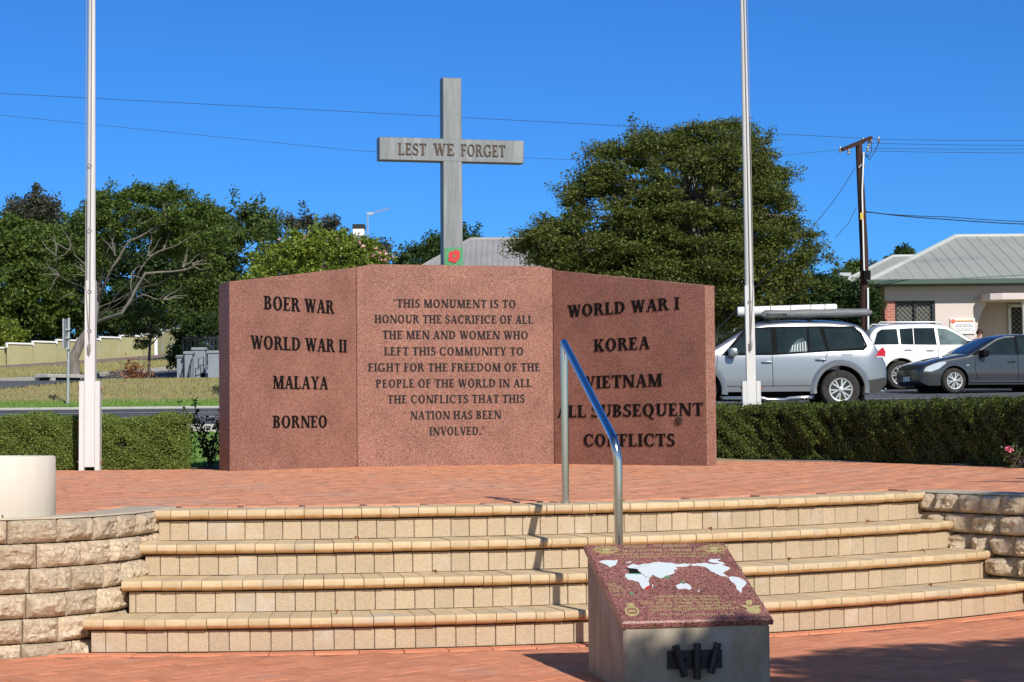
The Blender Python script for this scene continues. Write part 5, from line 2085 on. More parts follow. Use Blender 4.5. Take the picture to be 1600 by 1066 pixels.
side_pane(suv, 'rear_bumper', car, [(1.86, .28), (1.88, .56), (2.05, .58), (2.33, .62), (2.34, .50), (2.2, .34), (2.02, .30)], M['plastic_grey'], .02, thick=.25)
side_pane(suv, 'mud_flap', car, [(1.83, .12), (1.83, .45), (1.88, .45), (1.90, .12)], M['plastic'], -.02, thick=.22)
tb_ = LMB()
tb_.tube([(2.2, 0, .38), (2.42, 0, .36), (2.46, 0, .37)], .025, 8)
tb_.lathe([(.01, 0), (.028, .015), (.028, .035), (.01, .05)], (2.46, 0, .385), 10)
tb_.build('tow_bar', M['chrome'], suv, smooth=True)
hl = side_pane(suv, 'headlight', car, [(-2.28, .78), (-2.25, .93), (-1.95, .98), (-1.9, .9), (-2.05, .8)], M['clear_lens'], .012, thick=.03)
rk = LMB()
for s in (-1, 1):
    rk.tube([(-.15, s * .60, 1.76), (-.05, s * .60, 1.81), (1.45, s * .60, 1.80), (1.6, s * .60, 1.73)], .018, 8)
for x in (.1, .95):
    rk.box((x, 0, 1.86), (.07, 1.36, .035))
    for s in (-1, 1):
        rk.box((x, s * .6, 1.83), (.09, .05, .07))
rk.build('roof_rack', M['plastic'], suv)
aw = LMB()
n = 16
rows = []
for x in np.linspace(-.12, 2.08, 24):
    e_ = min(1, (x + .13) / .06, (2.10 - x) / .05)
    rows.append([(x, -.76 + .085 * e_ * math.cos(a) * (1 + .05 * math.sin(x * 13)), 1.885 + .012 * (x - 1) + .085 * e_ * math.sin(a) * (1 + .06 * math.sin(x * 9 + 1))) for a in np.linspace(0, 2 * math.pi, n + 1)])
aw.grid(rows)
awo = aw.build('awning_bag', M['vinyl'], suv, smooth=True)
lt = text_mb('RIDGE RYDER', Vector((.0, -.846, 1.855)), Vector((1, 0, 0)), UP, Vector((0, -1, 0)), .40, .035, .006, GLB)
lt.local = True
lt.build('lettering', M['letter'], awo)
stb = LMB()
stb.tube([(-.52, -.42, 1.955), (-.50, -.42, 1.955), (1.42, -.42, 2.0), (1.44, -.42, 2.0)], [.085, .095, .095, .085], 20)
st_o = stb.build('storage_tube', M['white'], suv, smooth=True)
stp = LMB()
for x in (.12, .52, .92, 1.2):
    z = 1.955 + .0234 * (x + .5)
    stp.tube([(x + .01 * math.sin(a), -.42 + .102 * math.cos(a), z + .102 * math.sin(a)) for a in np.linspace(0, 2 * math.pi, 17)], .008, 5)
stp.build('strap', M['rope'], st_o)
an = LMB()
an.tube([(-1.0, -.7, 1.2), (-.86, -.72, 1.36)], .006, 5)
an.build('aerial', M['plastic'], suv)

# --- white four wheel drive, facing right
wcx = P(1408, 600, 55).x + 1.42
wz = zt(wcx, 55) + .02
wsv = thing('parked_car', 'white four wheel drive wagon between the silver and the dark grey cars', 'car', (wcx, 55.9, wz), R(180), 'cars waiting on the road')
tp2 = [(-2.4, .74), (-2.33, .95), (-2.1, 1.04), (-1.5, 1.12), (-.72, 1.20), (-.05, 1.62), (.2, 1.73), (.6, 1.77), (1.5, 1.76), (2.0, 1.70), (2.2, 1.55), (2.3, 1.2), (2.36, 1.0), (2.4, .8)]
car2 = Car(tp2, bt_, 1.86, 1.17, .3, 4.8)
build_car(wsv, car2, M['whitecar'], (-1.40, 1.42), .385, .46)
for wx in (-1.40, 1.42):
    for s in (-1, 1):
        wheel(wsv, wx, s * .81, .385, .25, s, 6, .255)
side_pane(wsv, 'side_window', car2, [(2.13, 1.22), (2.02, 1.55), (1.9, 1.63), (1.49, 1.64), (1.46, 1.22)], M['glass'], .008)
side_pane(wsv, 'side_window', car2, [(1.40, 1.22), (1.42, 1.64), (1.06, 1.66), (1.06, 1.21)], M['glass'], .008)
side_pane(wsv, 'side_window', car2, [(1.04, 1.21), (1.04, 1.66), (.48, 1.66), (.44, 1.20)], M['glass'], .008)
side_pane(wsv, 'side_window', car2, [(.36, 1.20), (.40, 1.65), (.16, 1.63), (-.1, 1.5), (-.5, 1.23), (-.5, 1.20)], M['glass_clear'], .008)
top_pane(wsv, 'windscreen', car2, -.66, -.02, -.92, .92, M['glass_clear'])
top_pane(wsv, 'rear_window', car2, 2.22, 2.3, -.85, .85, M['glass'])
for pts in ([(1.44, 1.15), (1.2, .95), (1.0, .85)], [(.40, 1.15), (.42, .45)], [(-.75, 1.1), (-.8, .45)]):
    side_strip(wsv, 'door_seam', car2, pts, .006, M['galv'], .0)
for s in (-1, 1):
    handle(wsv, car2, .62, 1.05, M['whitecar'], s)
    handle(wsv, car2, 1.2, 1.07, M['whitecar'], s)
    mirror(wsv, -.45, .88, 1.2, s, M['plastic'])
    rl_ = LMB()
    rl_.tube([(.25, s * .62, 1.75), (.32, s * .62, 1.82), (1.9, s * .62, 1.83), (2.0, s * .62, 1.74)], .02, 8)
    rl_.build('roof_rail', M['galv'], wsv, smooth=True)
    for wx in (-1.40, 1.42):
        fl = LMB()
        rows = []
        for i in range(25):
            a = R(-8 + 196 * i / 24)
            rows.append([(wx + rr * math.cos(a), s * (car2.hw(wx + rr * math.cos(a), max(.4, .385 + rr * math.sin(a))) + dy), .385 + rr * math.sin(a)) for rr, dy in ((.458, .004), (.465, .03), (.52, .035), (.56, -.005))])
        fl.grid(rows)
        fl.build('wheel_arch_flare', M['whitecar'], wsv, smooth=True)
side_pane(wsv, 'headlight', car2, [(-2.3, .8), (-2.27, .95), (-1.9, 1.0), (-1.95, .85)], M['clear_lens'], .012, thick=.03)
side_pane(wsv, 'tail_light', car2, [(2.27, .95), (2.2, 1.25), (2.28, 1.25), (2.34, 1.0)], M['red_lens'], .015, thick=.03)

# --- dark grey sedan, facing left and slightly towards the camera
yawc = R(13)
w0 = P(1492, 615, 50.6)
scx, scy = w0.x + 1.33 * math.cos(yawc) - math.sin(yawc) * .86, 50.6 + 1.33 * math.sin(yawc) + math.cos(yawc) * .86
dz_ = zt(w0.x, 50.6) + .02
sed = thing('parked_car', 'dark grey hatchback at the right edge with its front toward the silver car', 'car', (scx, scy, dz_), yawc, 'cars waiting on the road')
tp3 = [(-2.2, .52), (-2.14, .68), (-2.0, .76), (-1.6, .87), (-1.2, .94), (-.92, .98), (-.45, 1.22), (-.05, 1.40), (.2, 1.45), (.6, 1.475), (1.1, 1.46), (1.6, 1.36), (1.95, 1.15), (2.1, 1.0), (2.2, .8)]
bt3 = [(-2.2, .3), (-2.0, .2), (-1.0, .22), (1.0, .22), (1.8, .24), (2.2, .36)]
car3 = Car(tp3, bt3, 1.76, .96, .36, 4.4, .04)
build_car(sed, car3, M['darkcar'], (-1.33, 1.30), .318, .375)
for wx in (-1.33, 1.30):
    for s in (-1, 1):
        wheel(sed, wx, s * .77, .318, .2, s, 6, .205)
q3 = [(-.72, .975), (-.62, 1.04), (-.12, 1.32), (.12, 1.385), (.34, 1.40), (.34, .965)]
side_pane(sed, 'window_surround', car3, [(-.86, .955), (-.70, 1.05), (-.14, 1.355), (.1, 1.42), (.6, 1.43), (1.1, 1.40), (1.5, 1.27), (1.62, 1.05), (1.5, .98), (.4, .945)], M['plastic'], .004)
side_pane(sed, 'side_window', car3, q3, M['glass'], .009)
side_pane(sed, 'side_window', car3, [(.42, .965), (.42, 1.40), (.8, 1.405), (1.08, 1.375), (1.2, .99)], M['glass'], .009)
side_strip(sed, 'door_visor', car3, [(-.62, 1.07), (-.12, 1.345), (.12, 1.405), (.36, 1.415)], .022, M['vinyl'], .012)
side_strip(sed, 'window_trim', car3, [(-.74, .958), (.36, .952), (1.3, .985)], .010, M['chrome'], .006)
top_pane(sed, 'windscreen', car3, -.90, -.12, -.93, .93, M['glass'])
for pts in ([(-.75, .93), (-.78, .6), (-.72, .34)], [(.38, .94), (.38, .34)], [(1.25, .95), (1.15, .7), (.98, .5)], [(-.95, .27), (.95, .27)]):
    side_strip(sed, 'door_seam', car3, pts, .006, M['plastic'], .0)
side_strip(sed, 'sill_trim', car3, [(-.9, .30), (.92, .30)], .012, M['chrome'], .008)
for s in (-1, 1):
    handle(sed, car3, .2, .79, M['darkcar'], s)
    handle(sed, car3, 1.05, .82, M['darkcar'], s)
    mirror(sed, -.62, .83, .99, s, M['plastic'])
side_pane(sed, 'headlight', car3, [(-2.12, .56), (-2.06, .66), (-1.85, .745), (-1.58, .79), (-1.55, .76), (-1.75, .62), (-1.95, .545)], M['clear_lens'], .010, thick=.03)
fm = LMB()
for i in range(4):
    z = .47 + .045 * i
    fm.tube([(-2.215 + .16 * (abs(y) / .55) ** 2, y, z) for y in np.linspace(-.5, .5, 11)], .012, 6)
fm.build('grille', M['plastic'], sed)
np_ = LMB()
np_.box((-2.225, 0, .38), (.02, .37, .11))
np_.build('number_plate', M['white'], sed)
ind = side_pane(sed, 'side_indicator', car3, [(-1.04, .70), (-.98, .715), (-.92, .70), (-.98, .69)], M['clear_lens'], .01)

# ------------------------------------------------------------------ person behind the dark car (only the head shows)
pp0 = P(1530.5, 519, 57.5)
ph = thing('person', 'person with dark hair standing behind the dark grey car by the sign', 'person', (pp0.x, 57.5, zt(pp0.x, 57.5)))
hgt = pp0.z + .07 - zt(pp0.x, 57.5)
k = hgt / 1.75
vs = [(0, 0, .95), (0, 0, 1.15), (0, 0, 1.38), (0, 0, 1.50), (0, -.01, 1.60), (0, -.01, 1.68),
      (-.17, 0, 1.42), (-.24, .0, 1.15), (-.25, -.06, .9), (-.26, -.09, .80), (.17, 0, 1.42), (.24, 0, 1.15), (.25, -.06, .9), (.26, -.09, .80),
      (-.1, 0, .88), (-.11, -.01, .5), (-.11, .02, .08), (-.12, -.12, .04), (.1, 0, .88), (.11, -.01, .5), (.11, .02, .08), (.12, -.12, .04)]
es = [(0, 1), (1, 2), (2, 3), (3, 4), (4, 5), (2, 6), (6, 7), (7, 8), (8, 9), (2, 10), (10, 11), (11, 12), (12, 13), (0, 14), (14, 15), (15, 16), (16, 17), (0, 18), (18, 19), (19, 20), (20, 21)]
rd_ = [.14, .13, .15, .06, .095, .085, .06, .045, .035, .04, .06, .045, .035, .04, .09, .065, .045, .04, .09, .065, .045, .04]
me = bpy.data.meshes.new('body')
me.from_pydata([tuple(c * k for c in v) for v in vs], es, [])
bo = bpy.data.objects.new('body', me)
COL.objects.link(bo)
bo.parent = ph
md = bo.modifiers.new('skin', 'SKIN')
for i, r in enumerate(rd_):
    me.skin_vertices[0].data[i].radius = (r * k, r * k)
me.skin_vertices[0].data[0].use_root = True
sb = bo.modifiers.new('sub', 'SUBSURF')
sb.levels = sb.render_levels = 2
dg = bpy.context.evaluated_depsgraph_get()
m2 = bpy.data.meshes.new_from_object(bo.evaluated_get(dg))
bo.modifiers.clear()
bo.data = m2
m2.materials.clear()
m2.materials.append(M['skin'])
m2.materials.append(M['cloth'])
for p in m2.polygons:
    p.use_smooth = True
    z = p.center.z / k
    if .1 < z < 1.47 and not (z < .86 and abs(p.center.x) > .2 * k):
        p.material_index = 1
hb = LMB()
rows = []
for i in range(9):
    a = R(-10 + 100 * i / 8)
    rows.append([(.108 * k * math.cos(a) * math.cos(b), .118 * k * math.cos(a) * math.sin(b), (1.645 + .12 * math.sin(a)) * k) for b in np.linspace(0, 2 * math.pi, 19)])
hb.grid(rows)
hb.build('hair', M['hair'], ph, smooth=True)
fc = LMB()
fc.tube([(0, -.095 * k, 1.635 * k), (0, -.125 * k, 1.605 * k)], [.012, .018], 8)
fc.build('nose', M['skin'], ph, smooth=True)

# ------------------------------------------------------------------ building on the right
HX0 = P(1383, 500, 65).x
gz = zt(14, 65)
hs_ = thing('rendered_building', 'cream rendered building with a pale hipped metal roof at the right edge', 'building', (HX0, 65, gz))
HY = 65.0
eave = P(1500, 439, 64.4).z
wx1 = 27.0
xw = P(1398, 500, 65).x
ww0, ww1 = P(1398.5, 500, 65).x, P(1461.5, 500, 65).x
wt, wbz = P(1430, 470, 65).z, gz + 1.0
xr = P(1541, 480, 65).x
wl_ = MB()
# front wall pieces round the window, with the curved edge of the porch
wl_.box(((HX0 + ww1) / 2, HY + .12, (wt + eave) / 2), (ww1 - HX0, .24, eave - wt))
wl_.box(((ww0 + ww1) / 2, HY + .12, (gz - .2 + wbz) / 2), (ww1 - ww0, .24, wbz - gz + .2))
edge = []
for px, py in ((1545, 466), (1541, 475), (1536, 484), (1531, 495), (1528, 506), (1527, 516), (1528, 530), (1530, 560)):
    q = P(px, py, HY)
    edge.append((q.x, q.z))
zl = P(1545, 462, HY).z
poly = [(ww1, gz - .2), (edge[-1][0], gz - .2)] + edge[::-1] + [(edge[0][0], zl), (edge[0][0], eave), (ww1, eave)]
wl_.prism(poly, (0, HY, 0), (1, 0, 0), (0, 0, 1), (0, -1, 0), -.24, 0)
wl_.box(((edge[0][0] + wx1) / 2, HY + .12, (zl + eave) / 2), (wx1 - edge[0][0], .24, eave - zl))
wl_.box(((edge[0][0] + wx1) / 2 - 1, HY + 1.6, (gz + eave) / 2), (wx1 - edge[0][0] + 2, .2, eave - gz + .4))
wl_.box((HX0 + .12, HY + 5.2, (gz + eave) / 2 - .1), (.24, 9.9, eave - gz))
wl_.build('wall', M['render'], hs_)
bk = MB()
bk.box(((HX0 + ww0) / 2, HY + .115, (gz - .2 + wt) / 2), (ww0 - HX0 + .0, .23 + .03, wt - gz + .2))
bk.box((HX0 - .012, HY + .6, (gz - .2 + wt) / 2), (.03, 1.1, wt - gz + .2))
bk.build('brick_pier', M['brickwall'], hs_, origin=None)
wf = MB()
for z in (wt - .03, wbz + .03):
    wf.box(((ww0 + ww1) / 2, HY + .06, z), (ww1 - ww0, .1, .07))
for x in (ww0 + .03, (ww0 + ww1) / 2, ww1 - .05):
    wf.box((x, HY + .055, (wt + wbz) / 2), (.06 if x < ww1 - .1 else .1, .09, wt - wbz))
win = wf.build('window', M['black_iron'], hs_)
pn = MB()
pn.box(((ww0 + ww1) / 2, HY + .16, (wt + wbz) / 2), (ww1 - ww0 - .02, .03, wt - wbz - .02))
pn.build('pane', M['screen'], win)


def lattice(x0, x1, z0, z1, y, step, w, parent, m):
    mb = MB()
    for sgn in (-1, 1):
        c0 = -((z1 - z0) + (x1 - x0))
        c = c0
        while c < (x1 - x0) + (z1 - z0):
            # line x = x0 + c + t, z = z0 + t (or reversed)
            pts = []
            for t in (max(0, -c), min(z1 - z0, x1 - x0 - c)):
                pts.append((c + t, t))
            if pts[1][1] > pts[0][1] + .02:
                (a, b), (c2, d) = pts
                if sgn < 0:
                    a, c2 = (x1 - x0) - a, (x1 - x0) - c2
                mb.tube([(x0 + a, y + sgn * .004, z0 + b), (x0 + c2, y + sgn * .004, z0 + d)], w, 4, cap=False)
            c += step
    return mb.build('security_mesh', m, parent)


mx_ = (ww0 + ww1) / 2
lattice(ww0 + .06, mx_ - .03, wbz + .06, wt - .06, HY + .10, .155, .011, win, M['lattice'])
lattice(mx_ + .03, ww1 - .10, wbz + .06, wt - .06, HY + .10, .155, .011, win, M['lattice'])
d0, d1 = P(1578, 500, 66.4).x, P(1597, 500, 66.4).x
dt, db = P(1585, 479, 66.4).z, gz + .1
df = MB()
for x in (d0, d1 + .55):
    df.box((x, HY + 1.45, (dt + db) / 2), (.09, .08, dt - db))
df.box(((d0 + d1 + .55) / 2, HY + 1.45, dt + .02), (d1 + .55 - d0 + .09, .08, .09))
dd = df.build('door', M['white'], hs_)
dp = MB()
dp.box(((d0 + d1 + .55) / 2, HY + 1.48, (dt + db) / 2), (d1 + .55 - d0 - .06, .03, dt - db))
dp.build('door_panel', M['dark'], dd)
lattice(d0 + .06, d1 + .5, db, dt - .04, HY + 1.44, .17, .011, dd, M['lattice'])
ps = MB()
sl0 = P(1541, 463, 64).x
ps.prism([(sl0, 0), (sl0 + .06, -.0), (wx1, 0), (wx1, 1.6), (sl0 + .5, 1.6), (sl0 + .16, 1.45), (sl0, 1.1)], (0, HY + .6, P(1560, 468, 64).z), (1, 0, 0), (0, -1, 0), (0, 0, 1), 0, .2)
ps.build('porch_slab', M['render'], hs_)
pc_ = MB()
cxp = P(1600, 500, 64.2).x
pc_.tube([(cxp + .08, HY - .7, gz), (cxp + .08, HY - .7, P(1560, 468, 64).z)], .11, 16)
pc_.build('porch_post', M['white'], hs_, smooth=True)
vt = MB()
vp = P(1374, 452, 66.5)
vt.box((HX0 - .005, 66.6, vp.z), (.02, .2, .16))
vt.build('wall_vent', M['deadleaf'], hs_)
# roof
ex0 = P(1357, 437, 64.35).x
rx0, rzz = P(1493, 370, 70).x, P(1493, 370, 70).z
ey0, ey1 = 64.35, 75.7
rf = MB()
E0, E1, E2, E3 = (ex0, ey0, eave + .02), (wx1, ey0, eave + .02), (wx1, ey1, eave + .02), (ex0, ey1, eave + .02)
R0, R1 = (rx0, 70, rzz), (wx1, 70, rzz)
rf.add([E0, E1, E2, E3, R0, R1], [(0, 1, 5, 4), (2, 3, 4, 5), (3, 0, 4), (0, 3, 2, 1), (1, 2, 5)])
rfo = rf.build('roof', M['roof_green'], hs_)
rbm = MB()
x = ex0 + .3
while x < wx1:          # standing ribs of the roof sheets
    t = min(1, max(.02, (x - ex0) / (rx0 - ex0)))
    y1 = ey0 + (70 - ey0) * t
    z1 = eave + .02 + (rzz - eave) * t
    rbm.tube([(x, ey0, eave + .025), (x, y1, z1 - .002)], .006, 4)
    x += .4
rbm.build('roof_ribs', M['roof_green'], rfo)
hc = MB()
hc.tube([E0, R0], .09, 8)
hc.tube([R0, R1], .09, 8)
hc.build('roof_capping', M['roof_cap'], rfo, smooth=True)
gt = MB()
gt.box(((ex0 + wx1) / 2, ey0 - .06, eave - .02), (wx1 - ex0 + .1, .13, .15))
gt.box((ex0 - .06, (ey0 + ey1) / 2, eave - .02), (.13, ey1 - ey0, .15))
gt.build('gutter', M['fascia'], hs_)
ef = MB()
ef.box(((ex0 + wx1) / 2, ey0 + .4, eave - .115), (wx1 - ex0, .8, .03))
ef.build('soffit', M['fascia'], hs_)
# rear wing roof on the left
ra, rb_, rc_ = P(1318, 440, 71), P(1395, 401, 75), P(1470, 400, 75)
r2 = MB()
r2.add([ra, (ra.x + 6, 71, ra.z), (rc_.x, 75, rc_.z), (rb_.x, 75, rb_.z), (ra.x, 79, ra.z), (ra.x + 6, 79, ra.z)], [(0, 1, 2, 3), (0, 3, 4), (3, 2, 5, 4), (0, 4, 5, 1), (1, 5, 2)])
r2.build('rear_roof', M['roof_green'], hs_)
h2 = MB()
h2.tube([ra, rb_], .07, 8)
h2.tube([rb_, rc_], .07, 8)
h2.build('roof_capping', M['roof_cap'], hs_, smooth=True)
w2 = MB()
w2.box((ra.x + 3.4, 75, (gz + ra.z) / 2 - .1), (5.6, 7, ra.z - gz))
w2.build('rear_wall', M['render'], hs_)
vp = MB()
v0 = P(1318, 438, 73)
vp.tube([v0 - UP * .5, v0 + UP * .15], .09, 10)
vp.box((v0.x + .05, 73, v0.z + .2), (.4, .3, .12))
vp.build('roof_vent', M['galv'], hs_)

sg0, sg1 = P(1485, 522, 64.97), P(1523, 497.5, 64.97)
sg = thing('wall_sign', 'small white sign with a red and yellow border on the cream wall', 'sign', (sg0.x, 64.95, sg0.z))
bd = MB()
bd.box(((sg0.x + sg1.x) / 2, 64.965, (sg0.z + sg1.z) / 2), (sg1.x - sg0.x, .05, sg1.z - sg0.z))
bd.build('board', M['white'], sg)
bo_ = MB()
bo_.box(((sg0.x + sg1.x) / 2 + .08, 64.935, sg1.z - .055), (sg1.x - sg0.x - .2, .01, .03))
bo_.build('yellow_border', M['sign_yellow'], sg)
bo_ = MB()
pts = [(sg0.x + .14 + (sg1.x - sg0.x - .18) * i / 24, 64.93, sg1.z - .095 + .012 * math.sin(i * 1.6)) for i in range(25)]
bo_.tube(pts, .010, 5)
bo_.build('red_border', M['sign_red'], sg)
bo_ = MB()
bo_.tube([(sg0.x + .085, 64.94, sg1.z - .09), (sg0.x + .085, 64.925, sg1.z - .09)], .07, 18)
bo_.build('round_emblem', M['sign_red'], sg)
bo_ = MB()
bo_.box((sg0.x + .05, 64.935, (sg0.z + sg1.z) / 2 - .08), (.03, .01, sg1.z - sg0.z - .22))
bo_.build('yellow_border', M['sign_yellow'], sg)
tx = text_mb('SUPPORT ASSOCIATION', Vector((sg0.x + .15, 64.938, sg1.z - .27)), Vector((1, 0, 0)), UP, Vector((0, -1, 0)), .56, .042, .004, GLB)
tx.build('lettering', M['sign_grey'], sg)
ls = MB()
rnd = random.Random(4)
for z, a, b in ((sg1.z - .195, .19, .66), (sg1.z - .335, .18, .66), (sg1.z - .385, .24, .60)):
    x = sg0.x + a
    while x < sg0.x + b:
        w_ = rnd.uniform(.015, .035)
        ls.box((x + w_ / 2, 64.937, z), (w_, .006, .022))
        x += w_ + .014
ls.box((sg1.x - .08, 64.937, sg0.z + .09), (.06, .006, .03))
ls.build('faded_lettering', M['sign_grey'], sg)

# ------------------------------------------------------------------ house with the grey iron roof and white louvres
hz0 = zt(2, 70)
hm = thing('iron_roof_house', 'house with a grey corrugated iron roof behind the memorial and trees', 'house', (2.5, 70, hz0))
ez = P(700, 447, 69.4).z
q0, q1 = P(605, 432, 69.4), P(735, 374.5, 76)
eX1 = 9.2
rf = MB()
nr = 0
E0, R0, R1, E1 = Vector((q0.x, 69.4, ez)), Vector((q1.x, 76, q1.z)), Vector((eX1 - 3.2, 76, q1.z)), Vector((eX1, 69.4, ez))
E2, E3 = Vector((eX1, 82.6, ez)), Vector((q0.x, 82.6, ez))
# corrugated front: fine ridges as real geometry
cols_ = []
x = E0.x
while x <= E1.x:
    t = 1.0
    if x < R0.x:
        t = (x - E0.x) / (R0.x - E0.x)
    elif x > R1.x:
        t = (E1.x - x) / (E1.x - R1.x)
    t = max(0, min(1, t))
    nr += 1
    up_k = .022 * (nr % 2)
    cols_.append([Vector((x, 69.4, ez + up_k)), Vector((x, 69.4 + 6.6 * t, ez + (q1.z - ez) * t + up_k))])
    x += .10
rf.grid(cols_)
rf.add([E0, E3, R0], [(0, 1, 2)])
rf.add([E1, E2, R1], [(0, 1, 2)])
rf.add([E2, E3, R0, R1], [(0, 1, 2, 3)])
rf.build('roof', M['roof_grey'], hm, fix=False)
cp = MB()
cp.tube([E0, R0], .08, 8)
cp.tube([R0, R1], .08, 8)
cp.tube([R1, E1], .08, 8)
cp.build('roof_capping', M['roof_grey'], hm, smooth=True)
wl2 = MB()
wl2.box(((q0.x + eX1) / 2, 76, (hz0 - .3 + ez) / 2), (eX1 - q0.x - 1.2, 12, ez - hz0 + .3))
wl2.build('wall', M['door_grey'], hm)
for px0, px1 in ((1105, 1117.5), (1122, 1134.5)):
    a, b = P(px0, 520, 69.8).x, P(px1, 520, 69.8).x
    z0, z1 = P(1120, 527, 69.8).z, P(1120, 484, 69.8).z
    f = MB()
    for x in (a, b):
        f.box((x, 69.86, (z0 + z1) / 2), (.07, .08, z1 - z0))
    for z in (z0, z1):
        f.box(((a + b) / 2, 69.86, z), (b - a - .07, .08, .07))
    lv = f.build('louvre_window', M['white'], hm)
    sl = MB()
    z = z0 + .08
    while z < z1 - .05:
        sl.box(((a + b) / 2, 69.87, z), (b - a - .08, .05, .05))
        z += .105
    sl.build('louvre_slats', M['white'], lv)
for px in (1119.5, 1139, 1144):
    a = P(px, 510, 69.75)
    f = MB()
    f.box((a.x, 69.8, (hz0 + ez) / 2), (.09, .09, ez - hz0))
    f.build('verandah_post', M['galv'], hm)
f = MB()
a0, a1 = P(1142, 517, 69.6), P(1150, 500, 69.6)
f.prism([(a0.x, a0.z - .4), (a1.x + .05, a0.z - .4), (a1.x, a1.z), (a0.x, a0.z)], (0, 69.6, 0), (1, 0, 0), (0, 0, 1), (0, -1, 0), -.08, 0)
f.build('stair_cheek', M['white'], hm)

# house behind the flowering tree: chimney and aerial
cz = zt(-5.6, 78)
hc_ = thing('hidden_house', 'house hidden by the flowering tree with only its white chimney and aerial showing', 'house', (-5.7, 79, cz))
rp = P(560, 428, 78).z
b2 = MB()
b2.box((-5.9, 79, (cz - .3 + rp - 1.3) / 2), (2.6, 5, rp - 1.3 - cz + .3))
b2.build('wall', M['render'], hc_)
b2 = MB()
b2.prism([(-2.8, -1.32), (2.8, -1.32), (0, 0)], (-5.9, 79, rp), (0, 1, 0), (0, 0, 1), (1, 0, 0), -1.6, 1.6)
b2.build('roof', M['roof_grey'], hc_)
c0, c1 = P(551, 380, 76.5), P(568, 357, 76.5)
b2 = MB()
b2.box(((c0.x + c1.x) / 2 + .02, 76.8, (c1.z + rp - 1.3) / 2), (c1.x - c0.x, .7, c1.z - rp + 1.3))
ch = b2.build('chimney', M['white'], hc_)
b2 = MB()
zc = P(560, 350.5, 76.5).z
b2.box(((c0.x + c1.x) / 2 + .02, 76.8, (zc + c1.z) / 2 - .002), (c1.x - c0.x + .04, .76, zc - c1.z))
b2.build('chimney_cap', M['black_iron'], ch)
b2 = MB()
z3 = P(560, 368, 76.5).z
b2.box(((c0.x + c1.x) / 2 + .02, 76.8, z3 - 1.5), (c1.x - c0.x + .03, .74, 3.0))
b2.build('chimney_base', M['door_grey'], ch)
ae = MB()
a0, a1, a2 = P(575, 395, 77), P(574.5, 335, 77), P(610, 325.5, 77)
ae.tube([a0 - UP * .6, a1], .025, 6)
ae.tube([a1 - Vector((.05, 0, 0)), a2], .014, 6)
for i in range(9):
    c = a1.lerp(a2, .12 + .1 * i)
    ae.tube([c - UP * .09 - Vector((0, .1, 0)), c + UP * .09 + Vector((0, .1, 0))], .007, 4)
ae.box(a1 + Vector((.1, 0, .03)), (.24, .06, .09))
ae.build('aerial', M['galv'], hc_)

# ------------------------------------------------------------------ utility pole and cables
up0 = P(1352, 560, 61)
pz = zt(up0.x, 61)
ptop = P(1341.5, 222, 60.9)
upl = thing('utility_pole', 'dark brown utility pole with a slanting crossarm beside the pale roof', 'pole', (up0.x, 61, pz))
b = MB()
b.tube([(up0.x, 61, pz), (ptop.x + .12, 60.95, pz + 4), tuple(ptop)], [.15, .125, .10], 12)
b.build('pole_shaft', M['timber'], upl, smooth=True)
b = MB()
c0, c1 = P(1314, 235.5, 60.2), P(1360, 216.5, 61.6)
dv = (c1 - c0)
mm = Matrix.Rotation(math.atan2(dv.y, dv.x), 3, 'Z') @ Matrix.Rotation(-math.asin(dv.z / dv.length), 3, 'Y')
b.box((c0 + c1) / 2 + Vector((0, -.16, 0)), (dv.length, .09, .10), mtx=mm)
b.build('crossarm', M['timber'], upl)
ins = [P(1313, 233, 60.1), P(1326, 236, 60.3), P(1349, 219, 61.2), P(1361, 217, 61.6), P(1373, 217.5, 61.9), P(1358, 224, 61.5), P(1356, 232, 61.4)]
for q in ins:
    b = MB()
    b.lathe([(.02, -.12), (.05, -.06), (.03, -.03), (.055, .0), (.03, .03), (.02, .07)], q, 10)
    b.build('insulator', M['galv'], upl, smooth=True)
b = MB()
b.tube([P(1349.5, 238, 60.75), P(1347, 300, 60.75), P(1350, 420, 60.75), P(1353, 434, 60.75), P(1356, 440, 60.75)], .025, 8)
b.tube([P(1356, 450, 60.75), P(1357, 560, 60.75)], .03, 8)
b.build('conduit', M['white'], upl, smooth=True)
b = MB()
q = P(1354.5, 430, 60.7)
b.box(q, (.2, .16, .26))
b.build('fuse_box', M['plastic'], upl)
b = MB()
q = P(1345.5, 338.5, 60.7)
b.box(q + Vector((0, -.12, 0)), (.09, .02, .2))
b.build('number_tag', M['yellow'], upl)
b = MB()
b.tube([P(1375, 218, 61.9), P(1368, 235, 61.3), P(1358, 250, 61), P(1352, 238, 60.8)], .012, 5)
b.tube([P(1361, 218, 61.6), P(1362, 236, 61.3), P(1355, 246, 61), P(1350, 240, 60.8)], .012, 5)
b.build('jumper_lead', M['wire'], upl)
b = MB()
b.tube([P(1352, 262, 60.9), P(1348, 255, 60.8), P(1342, 262, 60.8)], .02, 6)
b.build('cable_hook', M['galv'], upl)


def cable(label, pts, sag, r, grp='overhead cables'):
    mb = MB()
    fine = []
    for a, c in zip(pts, pts[1:]):
        for i in range(24):
            t = i / 24
            p = a.lerp(c, t)
            p.z -= sag * 4 * t * (1 - t)
            fine.append(p)
    fine.append(pts[-1])
    mb.tube(fine, r, 5)
    tag(mb.build('overhead_cable', M['wire'], origin=pts[0]), label, 'cable', grp)


